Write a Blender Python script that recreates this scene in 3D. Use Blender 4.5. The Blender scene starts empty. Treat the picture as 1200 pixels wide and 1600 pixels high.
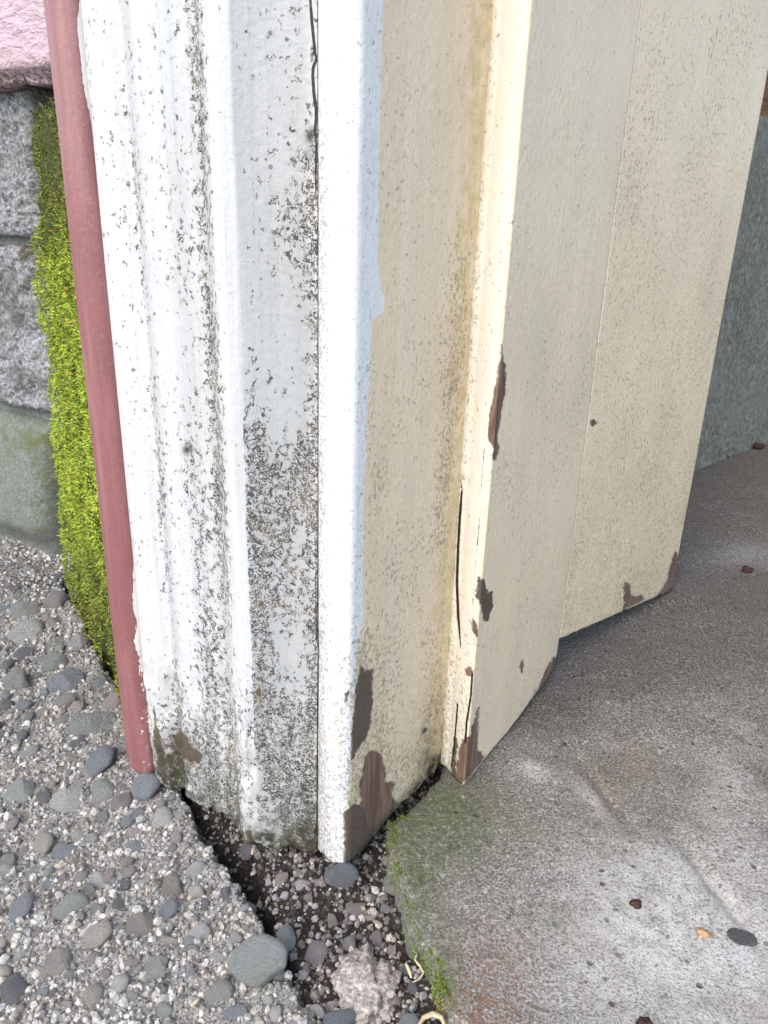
import bpy, math, random
import numpy as np
from mathutils import Matrix

# ------------------------------------------------------------------ camera, sky, sun, exposure
scene = bpy.context.scene
COL = scene.collection
H = 0.30                      # camera height above the driveway (m)
FPX = 1200.0                  # focal length in pixels of the 1200 x 1600 photograph
VP = (500.0, 3900.0)          # where plumb lines meet

def _frame():
    d = np.array([VP[0] - 600, -(VP[1] - 800), FPX]); d /= np.linalg.norm(d)
    up = -d
    fw = np.array([0, 0, 1.0]); y = fw - fw.dot(up) * up; y /= np.linalg.norm(y)
    x = np.cross(y, up)
    if x[0] < 0: x = -x
    return np.stack([x, y, up])
R = _frame()
cam = bpy.data.cameras.new('camera')
cam.sensor_fit = 'VERTICAL'; cam.sensor_height = 32.0; cam.sensor_width = 24.0
cam.lens = 32.0 * FPX / 1600.0
cam.clip_start = 0.01; cam.clip_end = 500
co = bpy.data.objects.new('camera', cam); COL.objects.link(co)
M = Matrix.Identity(4)
for i in range(3):
    M[i][0] = R[i, 0]; M[i][1] = R[i, 1]; M[i][2] = -R[i, 2]
M[2][3] = H
co.matrix_world = M
scene.camera = co

SUN_AZ, SUN_EL = (-0.52, -0.85), 46.0        # horizontal direction towards the sun, elevation
world = bpy.data.worlds.new('World'); scene.world = world; world.use_nodes = True
wn = world.node_tree
sky = wn.nodes.new('ShaderNodeTexSky'); sky.sky_type = 'NISHITA'; sky.sun_disc = False
sky.sun_elevation = math.radians(SUN_EL)
sky.sun_rotation = math.atan2(SUN_AZ[0], SUN_AZ[1])
sky.air_density = 1.0; sky.dust_density = 2.0; sky.ozone_density = 1.0
wn.links.new(sky.outputs[0], wn.nodes['Background'].inputs[0])
wn.nodes['Background'].inputs[1].default_value = 0.15
sl = bpy.data.lights.new('sun', 'SUN'); sl.energy = 0.95; sl.angle = math.radians(45); sl.color = (1.0, 0.95, 0.86)
so = bpy.data.objects.new('sun', sl); COL.objects.link(so)
from mathutils import Vector
ln = math.hypot(*SUN_AZ); ce = math.cos(math.radians(SUN_EL))
so.rotation_euler = Vector((SUN_AZ[0] / ln * ce, SUN_AZ[1] / ln * ce, math.sin(math.radians(SUN_EL)))).to_track_quat('Z', 'Y').to_euler()
vs = scene.view_settings
vs.view_transform = 'Standard'; vs.look = 'None'; vs.gamma = 1.0; vs.use_curve_mapping = False
vs.exposure = 1.2

# ------------------------------------------------------------------ helpers
rng = np.random.default_rng(7); random.seed(7)

def at(px, py, z=0.0):
    """point on the horizontal plane z (m) seen at a photograph pixel"""
    r = R @ np.array([px - 600, -(py - 800), FPX]); t = (z - H) / r[2]
    return np.array([r[0] * t, r[1] * t, z])
def on_line(px, p, q, py=None):
    """plan point where the plumb line through photo column px (at row py) meets the plan line p-q"""
    r = R @ np.array([px - 600, -((0 if py is None else py) - 800), FPX])
    d = r[:2]; e = q - p
    A = np.array([[d[0], -e[0]], [d[1], -e[1]]]); s = np.linalg.solve(A, p)
    return p + e * s[1]
def height_at(px, py, p, q):
    r = R @ np.array([px - 600, -(py - 800), FPX])
    e = q - p; A = np.array([[r[0], -e[0]], [r[1], -e[1]]]); s = np.linalg.solve(A, p)
    return H + r[2] * s[0]
def to_photo(P):
    c = (P - np.array([0, 0, H])) @ R
    zc = np.maximum(c[..., 2], 1e-3)
    return 600 + FPX * c[..., 0] / zc, 800 - FPX * c[..., 1] / zc

def vnoise(x, y, seed=0):
    """2-D value noise, 0..1"""
    r = np.random.default_rng(seed); T = r.random((256, 256))
    xi = np.floor(x).astype(int); yi = np.floor(y).astype(int)
    fx = x - xi; fy = y - yi
    fx = fx * fx * (3 - 2 * fx); fy = fy * fy * (3 - 2 * fy)
    a = T[yi % 256, xi % 256]; b = T[yi % 256, (xi + 1) % 256]
    c = T[(yi + 1) % 256, xi % 256]; d = T[(yi + 1) % 256, (xi + 1) % 256]
    return (a * (1 - fx) + b * fx) * (1 - fy) + (c * (1 - fx) + d * fx) * fy
def fbm(x, y, seed=0, o=4, g=0.5):
    v = 0; amp = 1; tot = 0
    for k in range(o):
        v = v + amp * vnoise(x * 2 ** k + 17.3 * k, y * 2 ** k + 5.1 * k, seed + k); tot += amp; amp *= g
    return v / tot
def sstep(a, b, x):
    t = np.clip((x - a) / (b - a), 0, 1); return t * t * (3 - 2 * t)
def seg_dist(x, y, a, b):
    a = np.array(a, float); b = np.array(b, float); e = b - a
    t = np.clip(((x - a[0]) * e[0] + (y - a[1]) * e[1]) / max(e.dot(e), 1e-12), 0, 1)
    return np.hypot(x - a[0] - t * e[0], y - a[1] - t * e[1])
def line_dist(x, y, pts):
    d = np.full(x.shape, 1e6)
    for a, b in zip(pts[:-1], pts[1:]): d = np.minimum(d, seg_dist(x, y, a, b))
    return d
def poly_sdf(x, y, pts):
    """signed distance to a polygon, negative inside"""
    d = line_dist(x, y, list(pts) + [pts[0]])
    ins = np.zeros(x.shape, bool); n = len(pts)
    for i in range(n):
        (x1, y1), (x2, y2) = pts[i], pts[(i + 1) % n]
        if y1 == y2: continue
        c = ((y1 > y) != (y2 > y)) & (x < (x2 - x1) * (y - y1) / (y2 - y1) + x1)
        ins ^= c
    return np.where(ins, -d, d)

def tag(o, label=None, cat=None, group=None, kind=None):
    if label: o['label'] = label
    if cat: o['category'] = cat
    if group: o['group'] = group
    if kind: o['kind'] = kind
    return o
def empty(name, loc=(0, 0, 0)):
    o = bpy.data.objects.new(name, None); COL.objects.link(o); o.location = loc; o.empty_display_size = 0.05
    return o
def mesh_obj(name, V, F, mat, parent=None, attrs=None, smooth=True, quads=None):
    """F: list of polygons, or quads: (n,4) int array, both allowed"""
    me = bpy.data.meshes.new(name)
    V = np.asarray(V, np.float32).reshape(-1, 3)
    loops = []; starts = []; tot = 0; totals = []
    arrs = []
    if quads is not None and len(quads):
        q = np.asarray(quads, np.int32); arrs.append(q.ravel())
        st = np.arange(len(q)) * q.shape[1]; starts.append(st); totals.append(np.full(len(q), q.shape[1])); tot = q.size
    for f in (F or []):
        arrs.append(np.asarray(f, np.int32)); starts.append(np.array([tot])); totals.append(np.array([len(f)])); tot += len(f)
    li = np.concatenate(arrs); st = np.concatenate(starts); tt = np.concatenate(totals)
    me.vertices.add(len(V)); me.vertices.foreach_set('co', V.ravel())
    me.loops.add(len(li)); me.loops.foreach_set('vertex_index', li.astype(np.int32))
    me.polygons.add(len(st)); me.polygons.foreach_set('loop_start', st.astype(np.int32))
    me.polygons.foreach_set('loop_total', tt.astype(np.int32))
    me.polygons.foreach_set('use_smooth', np.full(len(st), smooth))
    me.update(calc_edges=True); me.validate()
    for k, a in (attrs or {}).items():
        a = np.asarray(a, np.float32)
        if a.ndim == 2:
            at_ = me.attributes.new(k, 'FLOAT_COLOR', 'POINT')
            if a.shape[1] == 3: a = np.concatenate([a, np.ones((len(a), 1), np.float32)], 1)
            at_.data.foreach_set('color', a.ravel())
        else:
            at_ = me.attributes.new(k, 'FLOAT', 'POINT'); at_.data.foreach_set('value', a.ravel())
    me.materials.append(mat)
    o = bpy.data.objects.new(name, me); COL.objects.link(o)
    if parent is not None: o.parent = parent
    return o
def grid_quads(nr, nc, base=0):
    i = np.arange(nr - 1)[:, None] * nc + np.arange(nc - 1)[None, :] + base
    return np.stack([i, i + 1, i + nc + 1, i + nc], -1).reshape(-1, 4)

# ------------------------------------------------------------------ node materials
class NT:
    def __init__(s, name):
        s.m = bpy.data.materials.new(name); s.m.use_nodes = True
        s.t = s.m.node_tree; s.b = s.t.nodes['Principled BSDF']
        s.co = s.t.nodes.new('ShaderNodeTexCoord').outputs['Object']
    def put(s, sock, v):
        if isinstance(v, bpy.types.NodeSocket): s.t.links.new(v, sock)
        elif isinstance(v, (tuple, list)):
            sock.default_value = tuple(v) + ((1.0,) if len(v) == 3 and sock.type == 'RGBA' else ())
        else: sock.default_value = v
    def scaled(s, sc, vec=None):
        n = s.t.nodes.new('ShaderNodeMapping'); s.put(n.inputs[0], vec or s.co); n.inputs['Scale'].default_value = sc
        return n.outputs[0]
    def noise(s, scale, detail=3, rough=0.55, dist=0.0, vec=None):
        n = s.t.nodes.new('ShaderNodeTexNoise'); s.put(n.inputs['Vector'], vec or s.co)
        n.inputs['Scale'].default_value = scale; n.inputs['Detail'].default_value = detail
        n.inputs['Roughness'].default_value = rough; n.inputs['Distortion'].default_value = dist
        return n.outputs['Fac']
    def vor(s, scale, out='Distance', vec=None, feat='F1', rnd=1.0):
        n = s.t.nodes.new('ShaderNodeTexVoronoi'); s.put(n.inputs['Vector'], vec or s.co); n.feature = feat
        n.inputs['Scale'].default_value = scale; n.inputs['Randomness'].default_value = rnd
        return n.outputs[out]
    def math(s, op, a, b=0.0, c=None, clamp=False):
        n = s.t.nodes.new('ShaderNodeMath'); n.operation = op; n.use_clamp = clamp
        s.put(n.inputs[0], a); s.put(n.inputs[1], b)
        if c is not None: s.put(n.inputs[2], c)
        return n.outputs[0]
    def step(s, x, a, b, lo=0.0, hi=1.0):
        n = s.t.nodes.new('ShaderNodeMapRange'); n.interpolation_type = 'SMOOTHSTEP'
        s.put(n.inputs[0], x); s.put(n.inputs[1], a); s.put(n.inputs[2], b); s.put(n.inputs[3], lo); s.put(n.inputs[4], hi)
        return n.outputs[0]
    def mix(s, f, a, b, mode='MIX'):
        n = s.t.nodes.new('ShaderNodeMix'); n.data_type = 'RGBA'; n.blend_type = mode
        s.put(n.inputs[0], f); s.put(n.inputs[6], a); s.put(n.inputs[7], b)
        return n.outputs[2]
    def attr(s, name, out='Fac'):
        n = s.t.nodes.new('ShaderNodeAttribute'); n.attribute_name = name; return n.outputs[out]
    def rand(s):
        return s.t.nodes.new('ShaderNodeObjectInfo').outputs['Random']
    def ocolor(s):
        return s.t.nodes.new('ShaderNodeObjectInfo').outputs['Color']
    def ramp(s, f, stops):
        n = s.t.nodes.new('ShaderNodeValToRGB'); e = n.color_ramp.elements
        while len(e) < len(stops): e.new(0.5)
        for el, (p, c) in zip(e, stops): el.position = p; el.color = tuple(c) + (1.0,)
        s.put(n.inputs[0], f); return n.outputs[0]
    def bump(s, h, dist, strength=1.0, nrm=None):
        n = s.t.nodes.new('ShaderNodeBump'); n.inputs['Distance'].default_value = dist; n.inputs['Strength'].default_value = strength
        s.put(n.inputs['Height'], h)
        if nrm is not None: s.put(n.inputs['Normal'], nrm)
        return n.outputs[0]
    def done(s, color, rough=0.6, nrm=None, spec=0.4):
        s.put(s.b.inputs['Base Color'], color); s.put(s.b.inputs['Roughness'], rough)
        s.b.inputs['Specular IOR Level'].default_value = spec
        if nrm is not None: s.put(s.b.inputs['Normal'], nrm)
        return s.m

def paint_material(name, main, second, wscale=1.0, wcol=((0.045, 0.045, 0.035), (0.13, 0.09, 0.04)), wop=0.85, stk=0.26):
    n = NT(name)
    chip = n.attr('chip'); white = n.attr('white'); grime = n.attr('grime'); crack = n.attr('crack')
    stain_shade = n.attr('stain_shade'); tone = n.attr('tone'); damp = n.attr('damp'); grey_tone = n.attr('grey_tone')
    big = n.noise(14, 4); fine = n.noise(1500, 2); mid = n.noise(160, 4)
    streak = n.noise(1.0, 4, 0.6, vec=n.scaled((520, 520, 9)))
    wv = n.math('ADD', white, n.math('MULTIPLY', n.math('SUBTRACT', n.noise(420, 3), 0.5), 3.0))
    base = n.mix(n.step(wv, -0.35, 0.35), main, second)
    base = n.mix(n.step(big, 0.35, 0.7, 0.0, 0.16), base, (0.40, 0.36, 0.29))
    base = n.mix(n.step(streak, 0.42, 0.72, 0.0, stk), base, (0.33, 0.35, 0.36))
    base = n.mix(n.math('MULTIPLY', stain_shade, n.step(mid, 0.25, 0.75, 0.25, 1.0)), base, (0.42, 0.33, 0.15))
    base = n.mix(n.math('MULTIPLY', grey_tone, n.step(n.noise(30, 5, 0.6, vec=n.scaled((1, 1, 0.25))), 0.2, 0.75, 0.6, 1.0)), base, (0.27, 0.28, 0.28))
    # grey dirty film under the mildew
    base = n.mix(n.math('MULTIPLY', grime, n.step(n.noise(260, 5, 0.7), 0.40, 0.7, 0.0, 0.34)), base, (0.22, 0.20, 0.14))
    # wormy mildew specks
    w1 = n.noise(560 * wscale, 1.5, 0.5, 1.4); w2 = n.noise(420 * wscale, 2, 0.6, 0.3, vec=n.scaled((1, 1, 0.8)))
    thr = n.math('SUBTRACT', 0.68, n.math('MULTIPLY', grime, 0.36))
    worm = n.math('MULTIPLY', n.step(n.math('ABSOLUTE', n.math('SUBTRACT', w1, 0.5)), 0.03, 0.12, 1.0, 0.0),
                  n.step(w2, n.math('SUBTRACT', thr, 0.02), n.math('ADD', thr, 0.08)))
    dots = n.math('MULTIPLY', n.step(n.vor(230), 0.14, 0.28, 1.0, 0.0), n.step(n.noise(130, 3), n.math('SUBTRACT', 0.69, n.math('MULTIPLY', grime, 0.18)), n.math('SUBTRACT', 0.72, n.math('MULTIPLY', grime, 0.18))))
    worm = n.math('MAXIMUM', n.math('MULTIPLY', worm, wop), n.math('MULTIPLY', dots, 0.7 * wop))
    wc = n.mix(n.step(n.noise(60, 2), 0.48, 0.70), wcol[0], wcol[1])
    base = n.mix(worm, base, wc)
    blot = n.math('MULTIPLY', n.step(n.noise(150, 5, 0.7), n.math('SUBTRACT', 0.96, n.math('MULTIPLY', grime, 0.36)), n.math('SUBTRACT', 1.0, n.math('MULTIPLY', grime, 0.36))), 0.8)
    base = n.mix(blot, base, (0.075, 0.07, 0.035))
    # flaked paint
    cv = n.math('ADD', chip, n.math('ADD', n.math('MULTIPLY', n.math('SUBTRACT', n.noise(210, 6, 0.72), 0.5), 7.0), 0.0))
    cm = n.step(cv, -0.10, 0.10, 1.0, 0.0)
    wood = n.mix(n.noise(1.0, 5, 0.7, vec=n.scaled((700, 700, 40))), (0.055, 0.032, 0.024), (0.20, 0.125, 0.09))
    old = n.mix(n.noise(500, 5, 0.75), (0.04, 0.032, 0.022), (0.17, 0.135, 0.10))
    wood = n.mix(n.step(n.noise(1.0, 4, 0.6, 1.0, vec=n.scaled((260, 260, 22))), 0.42, 0.62, 0, 0.7), wood, (0.27, 0.175, 0.125))
    wood = n.mix(tone, wood, old)
    wood = n.mix(n.math('MULTIPLY', n.step(cv, -0.9, -0.25), n.step(n.noise(190, 4), 0.46, 0.56)), wood, (0.40, 0.35, 0.28))
    wood = n.mix(n.step(n.noise(1100, 3), 0.66, 0.72, 0.0, 0.5), wood, (0.5, 0.46, 0.38))
    rim = n.math('MULTIPLY', n.step(cv, 0.1, 0.7, 1.0, 0.0), 0.45)
    base = n.mix(rim, base, (0.66, 0.61, 0.52))
    base = n.mix(cm, base, wood)
    base = n.mix(n.math('MULTIPLY', damp, n.step(n.noise(210, 5, 0.7), 0.30, 0.56, 0.0, 1.0)), base, (0.045, 0.043, 0.024))
    ck = n.math('ADD', crack, n.math('MULTIPLY', n.math('SUBTRACT', n.noise(500, 3), 0.5), 0.7))
    ckm = n.step(ck, 0.18, 0.42, 1.0, 0.0)
    base = n.mix(ckm, base, (0.025, 0.016, 0.012))
    h = n.math('ADD', n.math('MULTIPLY', cm, -0.55), n.math('MULTIPLY', ckm, -0.8))
    h = n.math('ADD', h, n.math('MULTIPLY', n.noise(330, 5, 0.62, vec=n.scaled((1, 1, 0.8))), 0.55))
    h = n.math('ADD', h, n.math('MULTIPLY', streak, 0.30 if stk > 0.1 else 0.05))
    h = n.math('ADD', h, n.math('MULTIPLY', fine, 0.05))
    nrm = n.bump(h, 0.0009, 1.0)
    return n.done(base, n.mix(cm, n.mix(worm, (0.42,) * 3, (0.8,) * 3), (0.85,) * 3), nrm, 0.35)

M_white = paint_material('weathered_white_paint', (0.60, 0.61, 0.61), (0.60, 0.61, 0.61), 0.86, ((0.026, 0.026, 0.022), (0.10, 0.07, 0.035)), 0.92)
M_beige = paint_material('weathered_beige_paint', (0.82, 0.69, 0.50), (0.78, 0.79, 0.79), 1.4, ((0.11, 0.08, 0.05), (0.24, 0.15, 0.08)), 0.72, 0.05)
M_cream = paint_material('weathered_cream_paint', (0.88, 0.735, 0.525), (0.88, 0.83, 0.72), 1.4, ((0.11, 0.08, 0.05), (0.24, 0.15, 0.08)), 0.68, 0.05)

def red_material():
    n = NT('dull_red_paint')
    chip = n.attr('chip')
    c = n.mix(n.noise(60, 4), (0.20, 0.074, 0.074), (0.27, 0.105, 0.105))
    c = n.mix(n.step(n.noise(900, 3), 0.5, 0.75, 0, 0.35), c, (0.42, 0.22, 0.21))
    sp = n.step(n.noise(380, 3, 0.6, vec=n.scaled((1, 1, 0.6))), n.math('SUBTRACT', 0.80, n.math('MULTIPLY', n.attr('grime'), 0.20)), n.math('SUBTRACT', 0.82, n.math('MULTIPLY', n.attr('grime'), 0.20)))
    c = n.mix(sp, c, (0.68, 0.62, 0.60))
    dk = n.step(n.vor(95), 0.07, 0.11, 0.8, 0.0); dk = n.math('MULTIPLY', dk, n.step(n.noise(40, 2), 0.55, 0.62))
    c = n.mix(dk, c, (0.07, 0.03, 0.03))
    cv = n.math('ADD', chip, n.math('MULTIPLY', n.math('SUBTRACT', n.noise(300, 4), 0.5), 3.0))
    m = n.step(cv, -0.12, 0.12, 1, 0)
    c = n.mix(m, c, (0.66, 0.66, 0.63))
    h = n.math('ADD', n.math('MULTIPLY', m, -0.5), n.math('MULTIPLY', n.noise(420, 4), 0.25))
    c = n.mix(n.step(n.noise(1.0, 5, 0.65, vec=n.scaled((150, 150, 12))), 0.40, 0.70, 0, 0.45), c, (0.40, 0.20, 0.195))
    c = n.mix(n.math('MULTIPLY', n.attr('grime'), n.step(n.noise(300, 5, 0.7), 0.5, 0.66, 0, 0.55)), c, (0.16, 0.07, 0.06))
    return n.done(c, 0.30, n.bump(h, 0.0007, 0.9), 0.7)
M_red = red_material()

def driveway_material():
    n = NT('exposed_aggregate_concrete')
    soil = n.attr('soil'); damp = n.attr('damp')
    g = n.noise(620, 4, 0.7); g2 = n.noise(1500, 2, 0.6); b = n.noise(30, 4)
    c = n.ramp(g, [(0.32, (0.06, 0.054, 0.047)), (0.42, (0.25, 0.235, 0.21)), (0.53, (0.50, 0.48, 0.44)), (0.66, (0.76, 0.74, 0.69))])
    c = n.mix(n.step(g2, 0.55, 0.7, 0, 0.6), c, (0.72, 0.72, 0.70))
    c = n.mix(n.step(g2, 0.30, 0.44, 0.6, 0), c, (0.07, 0.065, 0.06))
    c = n.mix(n.step(b, 0.45, 0.68, 0, 0.35), c, (0.17, 0.15, 0.12))
    s = n.ramp(n.noise(520, 5, 0.75), [(0.30, (0.016, 0.012, 0.010)), (0.52, (0.060, 0.048, 0.042)), (0.66, (0.18, 0.155, 0.14)), (0.8, (0.40, 0.37, 0.34))])
    sm = n.step(n.math('ADD', soil, n.math('MULTIPLY', n.math('SUBTRACT', n.noise(70, 5), 0.5), 0.9)), 0.35, 0.65)
    c = n.mix(sm, c, s)
    c = n.mix(n.math('MULTIPLY', damp, n.step(n.noise(120, 5), 0.3, 0.6)), c, (0.05, 0.048, 0.045))
    h = n.math('ADD', n.math('MULTIPLY', g, 0.8), n.math('MULTIPLY', g2, 0.45))
    return n.done(c, 0.9, n.bump(h, 0.0040, 1.0), 0.25)
M_drive = driveway_material()

def slab_material():
    n = NT('weathered_slab_concrete')
    green = n.attr('green'); rust = n.attr('rust'); pale = n.attr('pale'); dark = n.attr('dark'); brown = n.attr('brown')
    g = n.noise(820, 4, 0.68); g2 = n.noise(1700, 2, 0.6); b = n.noise(22, 5, 0.6); b2 = n.noise(95, 5, 0.65)
    c = n.ramp(g, [(0.32, (0.055, 0.050, 0.045)), (0.43, (0.18, 0.168, 0.15)), (0.54, (0.34, 0.322, 0.295)), (0.67, (0.66, 0.64, 0.61))])
    c = n.mix(n.step(g2, 0.56, 0.72, 0, 0.45), c, (0.70, 0.69, 0.67))
    c = n.mix(n.step(g2, 0.28, 0.42, 0.5, 0), c, (0.10, 0.095, 0.09))
    c = n.mix(n.step(b, 0.38, 0.68, 0, 0.42), c, (0.25, 0.205, 0.155))
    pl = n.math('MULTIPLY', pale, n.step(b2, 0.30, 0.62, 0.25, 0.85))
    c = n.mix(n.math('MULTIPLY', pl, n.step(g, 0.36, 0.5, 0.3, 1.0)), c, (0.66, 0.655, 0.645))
    vd = n.vor(210); vc = n.vor(210, 'Color')
    sel = n.t.nodes.new('ShaderNodeSeparateColor'); n.put(sel.inputs[0], vc)
    spk = n.math('MULTIPLY', n.step(vd, 0.20, 0.34, 1, 0), n.step(sel.outputs[0], 0.80, 0.86))
    c = n.mix(n.math('MULTIPLY', spk, 0.75), c, n.mix(n.step(sel.outputs[1], 0.45, 0.55), (0.13, 0.125, 0.125), (0.60, 0.56, 0.50)))
    pit = n.math('MULTIPLY', n.step(n.vor(120), 0.08, 0.20, 1, 0), n.step(n.noise(35, 3), 0.50, 0.60))
    c = n.mix(n.math('MULTIPLY', pit, 0.7), c, (0.06, 0.05, 0.045))
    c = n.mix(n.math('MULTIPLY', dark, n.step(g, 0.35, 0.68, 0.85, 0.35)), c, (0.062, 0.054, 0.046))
    c = n.mix(n.math('MULTIPLY', brown, n.step(b2, 0.42, 0.62, 0, 0.5)), c, (0.11, 0.075, 0.055))
    c = n.mix(n.math('MULTIPLY', rust, n.step(n.noise(260, 5, 0.7), 0.36, 0.66, 0, 0.85)), c, (0.22, 0.115, 0.06))
    c = n.mix(n.math('MULTIPLY', green, n.step(n.noise(330, 5, 0.7), 0.30, 0.62, 0.05, 0.85)), c, (0.085, 0.115, 0.040))
    h = n.math('ADD', n.math('MULTIPLY', g, 0.7), n.math('ADD', n.math('MULTIPLY', g2, 0.3), n.math('MULTIPLY', pit, -0.8)))
    return n.done(c, 0.9, n.bump(h, 0.0018, 1.0), 0.25)
M_slab = slab_material()

def rough_concrete(name, lo, mid, hi, moss=0.0, scale=1.0):
    n = NT(name)
    g = n.noise(330 * scale, 5, 0.72); b = n.noise(20, 5); p = n.noise(62, 6, 0.72)
    c = n.ramp(g, [(0.33, lo), (0.48, mid), (0.68, hi)])
    c = n.mix(n.step(b, 0.42, 0.68, 0, 0.4), c, (0.20, 0.205, 0.19))
    li = n.attr('lichen')
    c = n.mix(n.math('MULTIPLY', li, n.step(p, 0.44, 0.56, 0, 0.9)), c, n.mix(n.noise(300, 3), (0.028, 0.024, 0.018), (0.12, 0.085, 0.045)))
    c = n.mix(n.math('MULTIPLY', n.attr('green'), n.step(p, 0.38, 0.62, 0, 0.85)), c, (0.11, 0.13, 0.045))
    h = n.math('ADD', g, n.math('MULTIPLY', p, 0.8))
    return n.done(c, 0.92, n.bump(h, 0.0028 if moss == 0 else moss, 1.0), 0.2)
M_block = rough_concrete('rough_block_concrete', (0.05, 0.052, 0.055), (0.28, 0.29, 0.30), (0.60, 0.61, 0.62))
M_parge = rough_concrete('smooth_parged_cement', (0.10, 0.11, 0.10), (0.165, 0.18, 0.16), (0.28, 0.295, 0.27), 0.0011, 1.4)
M_inner = rough_concrete('damp_green_grey_concrete', (0.09, 0.094, 0.08), (0.19, 0.198, 0.17), (0.34, 0.35, 0.305), 0.0012, 0.5)

def pink_material():
    n = NT('pink_textured_paint')
    v = n.noise(1.0, 4, 0.6, 0.8, vec=n.scaled((110, 110, 260)))
    c = n.mix(v, (0.47, 0.31, 0.355), (0.64, 0.52, 0.56))
    d = n.math('MULTIPLY', n.attr('grime'), n.step(n.noise(230, 5, 0.7), 0.35, 0.6))
    c = n.mix(d, c, (0.13, 0.075, 0.06))
    return n.done(c, 0.5, n.bump(v, 0.0035, 1.0), 0.4)
M_pink = pink_material()

def simple_noise(name, a, b, scale, rough=0.8, bump=0.001, stretch=None):
    n = NT(name)
    v = n.noise(scale, 5, 0.65, vec=n.scaled(stretch) if stretch else None)
    return n.done(n.mix(n.step(v, 0.3, 0.7), a, b), rough, n.bump(v, bump, 1.0), 0.25)
M_wood = simple_noise('raw_brown_wood', (0.10, 0.05, 0.022), (0.26, 0.14, 0.065), 1.0, 0.8, 0.001, (30, 30, 400))
M_sill = simple_noise('dirty_dark_sill_wood', (0.03, 0.016, 0.013), (0.13, 0.065, 0.05), 160)
M_ground = simple_noise('yard_gravel', (0.16, 0.155, 0.14), (0.36, 0.35, 0.33), 40)
M_unseen_ceiling = simple_noise('unseen_ceiling_board', (0.15, 0.12, 0.09), (0.25, 0.21, 0.165), 8)
M_mossbed = simple_noise('moss_bed', (0.022, 0.028, 0.007), (0.10, 0.115, 0.025), 420, 0.95, 0.002)
M_mortar = simple_noise('pinkish_crumbly_mortar', (0.30, 0.26, 0.23), (0.74, 0.67, 0.62), 420, 0.95, 0.003)
M_orange = simple_noise('dry_orange_seed', (0.36, 0.20, 0.10), (0.58, 0.40, 0.24), 500, 0.8, 0.001)
M_straw = simple_noise('dry_straw', (0.46, 0.38, 0.22), (0.66, 0.58, 0.38), 300)

def stone_material():
    n = NT('river_stone')
    t = n.ocolor()
    g = n.noise(26, 5, 0.7); f = n.noise(9, 4, 0.65)
    # object coordinates of a unit stone, so the scales are per stone
    g = n.noise(7, 6, 0.75)
    c = n.mix(n.step(g, 0.3, 0.7, 0, 0.55), t, n.mix(0.4, t, (0.20, 0.20, 0.20)))
    c = n.mix(n.step(n.noise(24, 4, 0.7), 0.52, 0.66, 0, 0.65), c, (0.60, 0.60, 0.58))
    c = n.mix(n.step(n.noise(3.0, 6, 0.75), 0.55, 0.66, 0, 0.8), c, n.mix(n.noise(30, 3), (0.24, 0.235, 0.22), (0.62, 0.61, 0.58)))
    c = n.mix(n.step(n.noise(16, 4, 0.7), 0.24, 0.38, 0.6, 0), c, (0.09, 0.087, 0.08))
    c = n.mix(n.step(f, 0.60, 0.78, 0, 0.45), c, (0.34, 0.31, 0.26))
    return n.done(c, 0.72, n.bump(n.math('ADD', g, n.math('MULTIPLY', n.noise(26, 4), 0.35)), 0.18, 0.85), 0.35)
M_stone = stone_material()
def grain_material():
    n = NT('loose_grains')
    c = n.attr('tint', 'Color')
    c = n.mix(n.step(n.noise(700, 4), 0.38, 0.66, 0, 0.5), c, (0.10, 0.09, 0.078))
    return n.done(c, 0.85, n.bump(n.noise(900, 3), 0.0006, 0.8), 0.3)
M_grain = grain_material()
def moss_material():
    n = NT('moss_leaf')
    m = n.done(n.attr('tint', 'Color'), 0.65, None, 0.25)
    n.b.inputs['Subsurface Weight'].default_value = 0.0
    return m
M_moss = moss_material()

# ------------------------------------------------------------------ plan of the door frame (metres, from the photograph's foot points)
def pl(px, py, z): return at(px, py, z)[:2]
P_red = pl(207, 1180, 0.004); P_a = pl(243, 1210, 0.004); P_b = pl(400, 1320, 0.002); P_b2 = pl(497, 1333, 0.004)
P_c = pl(540, 1352, 0.008); P_d = pl(690, 1195, 0.013); P_e = pl(725, 1228, 0.013); P_g = pl(868, 1042, 0.022)
P_h = P_g + np.array([0.0006, 0.0009])
P_i = pl(1050, 921, 0.016)
Z_SLAB = 0.012

# ------------------------------------------------------------------ the setting: yard, driveway, slab, garage
o = mesh_obj('ground', [(-40, -40, -0.06), (40, -40, -0.06), (40, 40, -0.06), (-40, 40, -0.06)], [[0, 1, 2, 3]], M_ground)
tag(o, kind='structure')

CRACK = [at(*p)[:2] for p in [(95, 905), (140, 965), (180, 1050), (262, 1190), (325, 1285), (372, 1345), (405, 1405), (450, 1500), (490, 1590), (510, 1650)]]
SLAB_EDGE = [(at(px, py, Z_SLAB)[1], at(px, py, Z_SLAB)[0]) for px, py in
             [(742, 1680), (722, 1610), (694, 1560), (682, 1510), (655, 1465), (640, 1430), (624, 1380), (610, 1325), (609, 1290), (640, 1256), (688, 1213)]]
SLAB_EDGE.sort()
_ey = np.array([0.10] + [a for a, b in SLAB_EDGE] + [0.40, 1.4]); _ex = np.array([SLAB_EDGE[0][1] + 0.02] + [b for a, b in SLAB_EDGE] + [0.05, 0.06])
def slab_left(y): return np.interp(y, _ey, _ex) + (fbm(y * 140, y * 0 + 3.3, 5, 3) - 0.5) * 0.006

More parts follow.
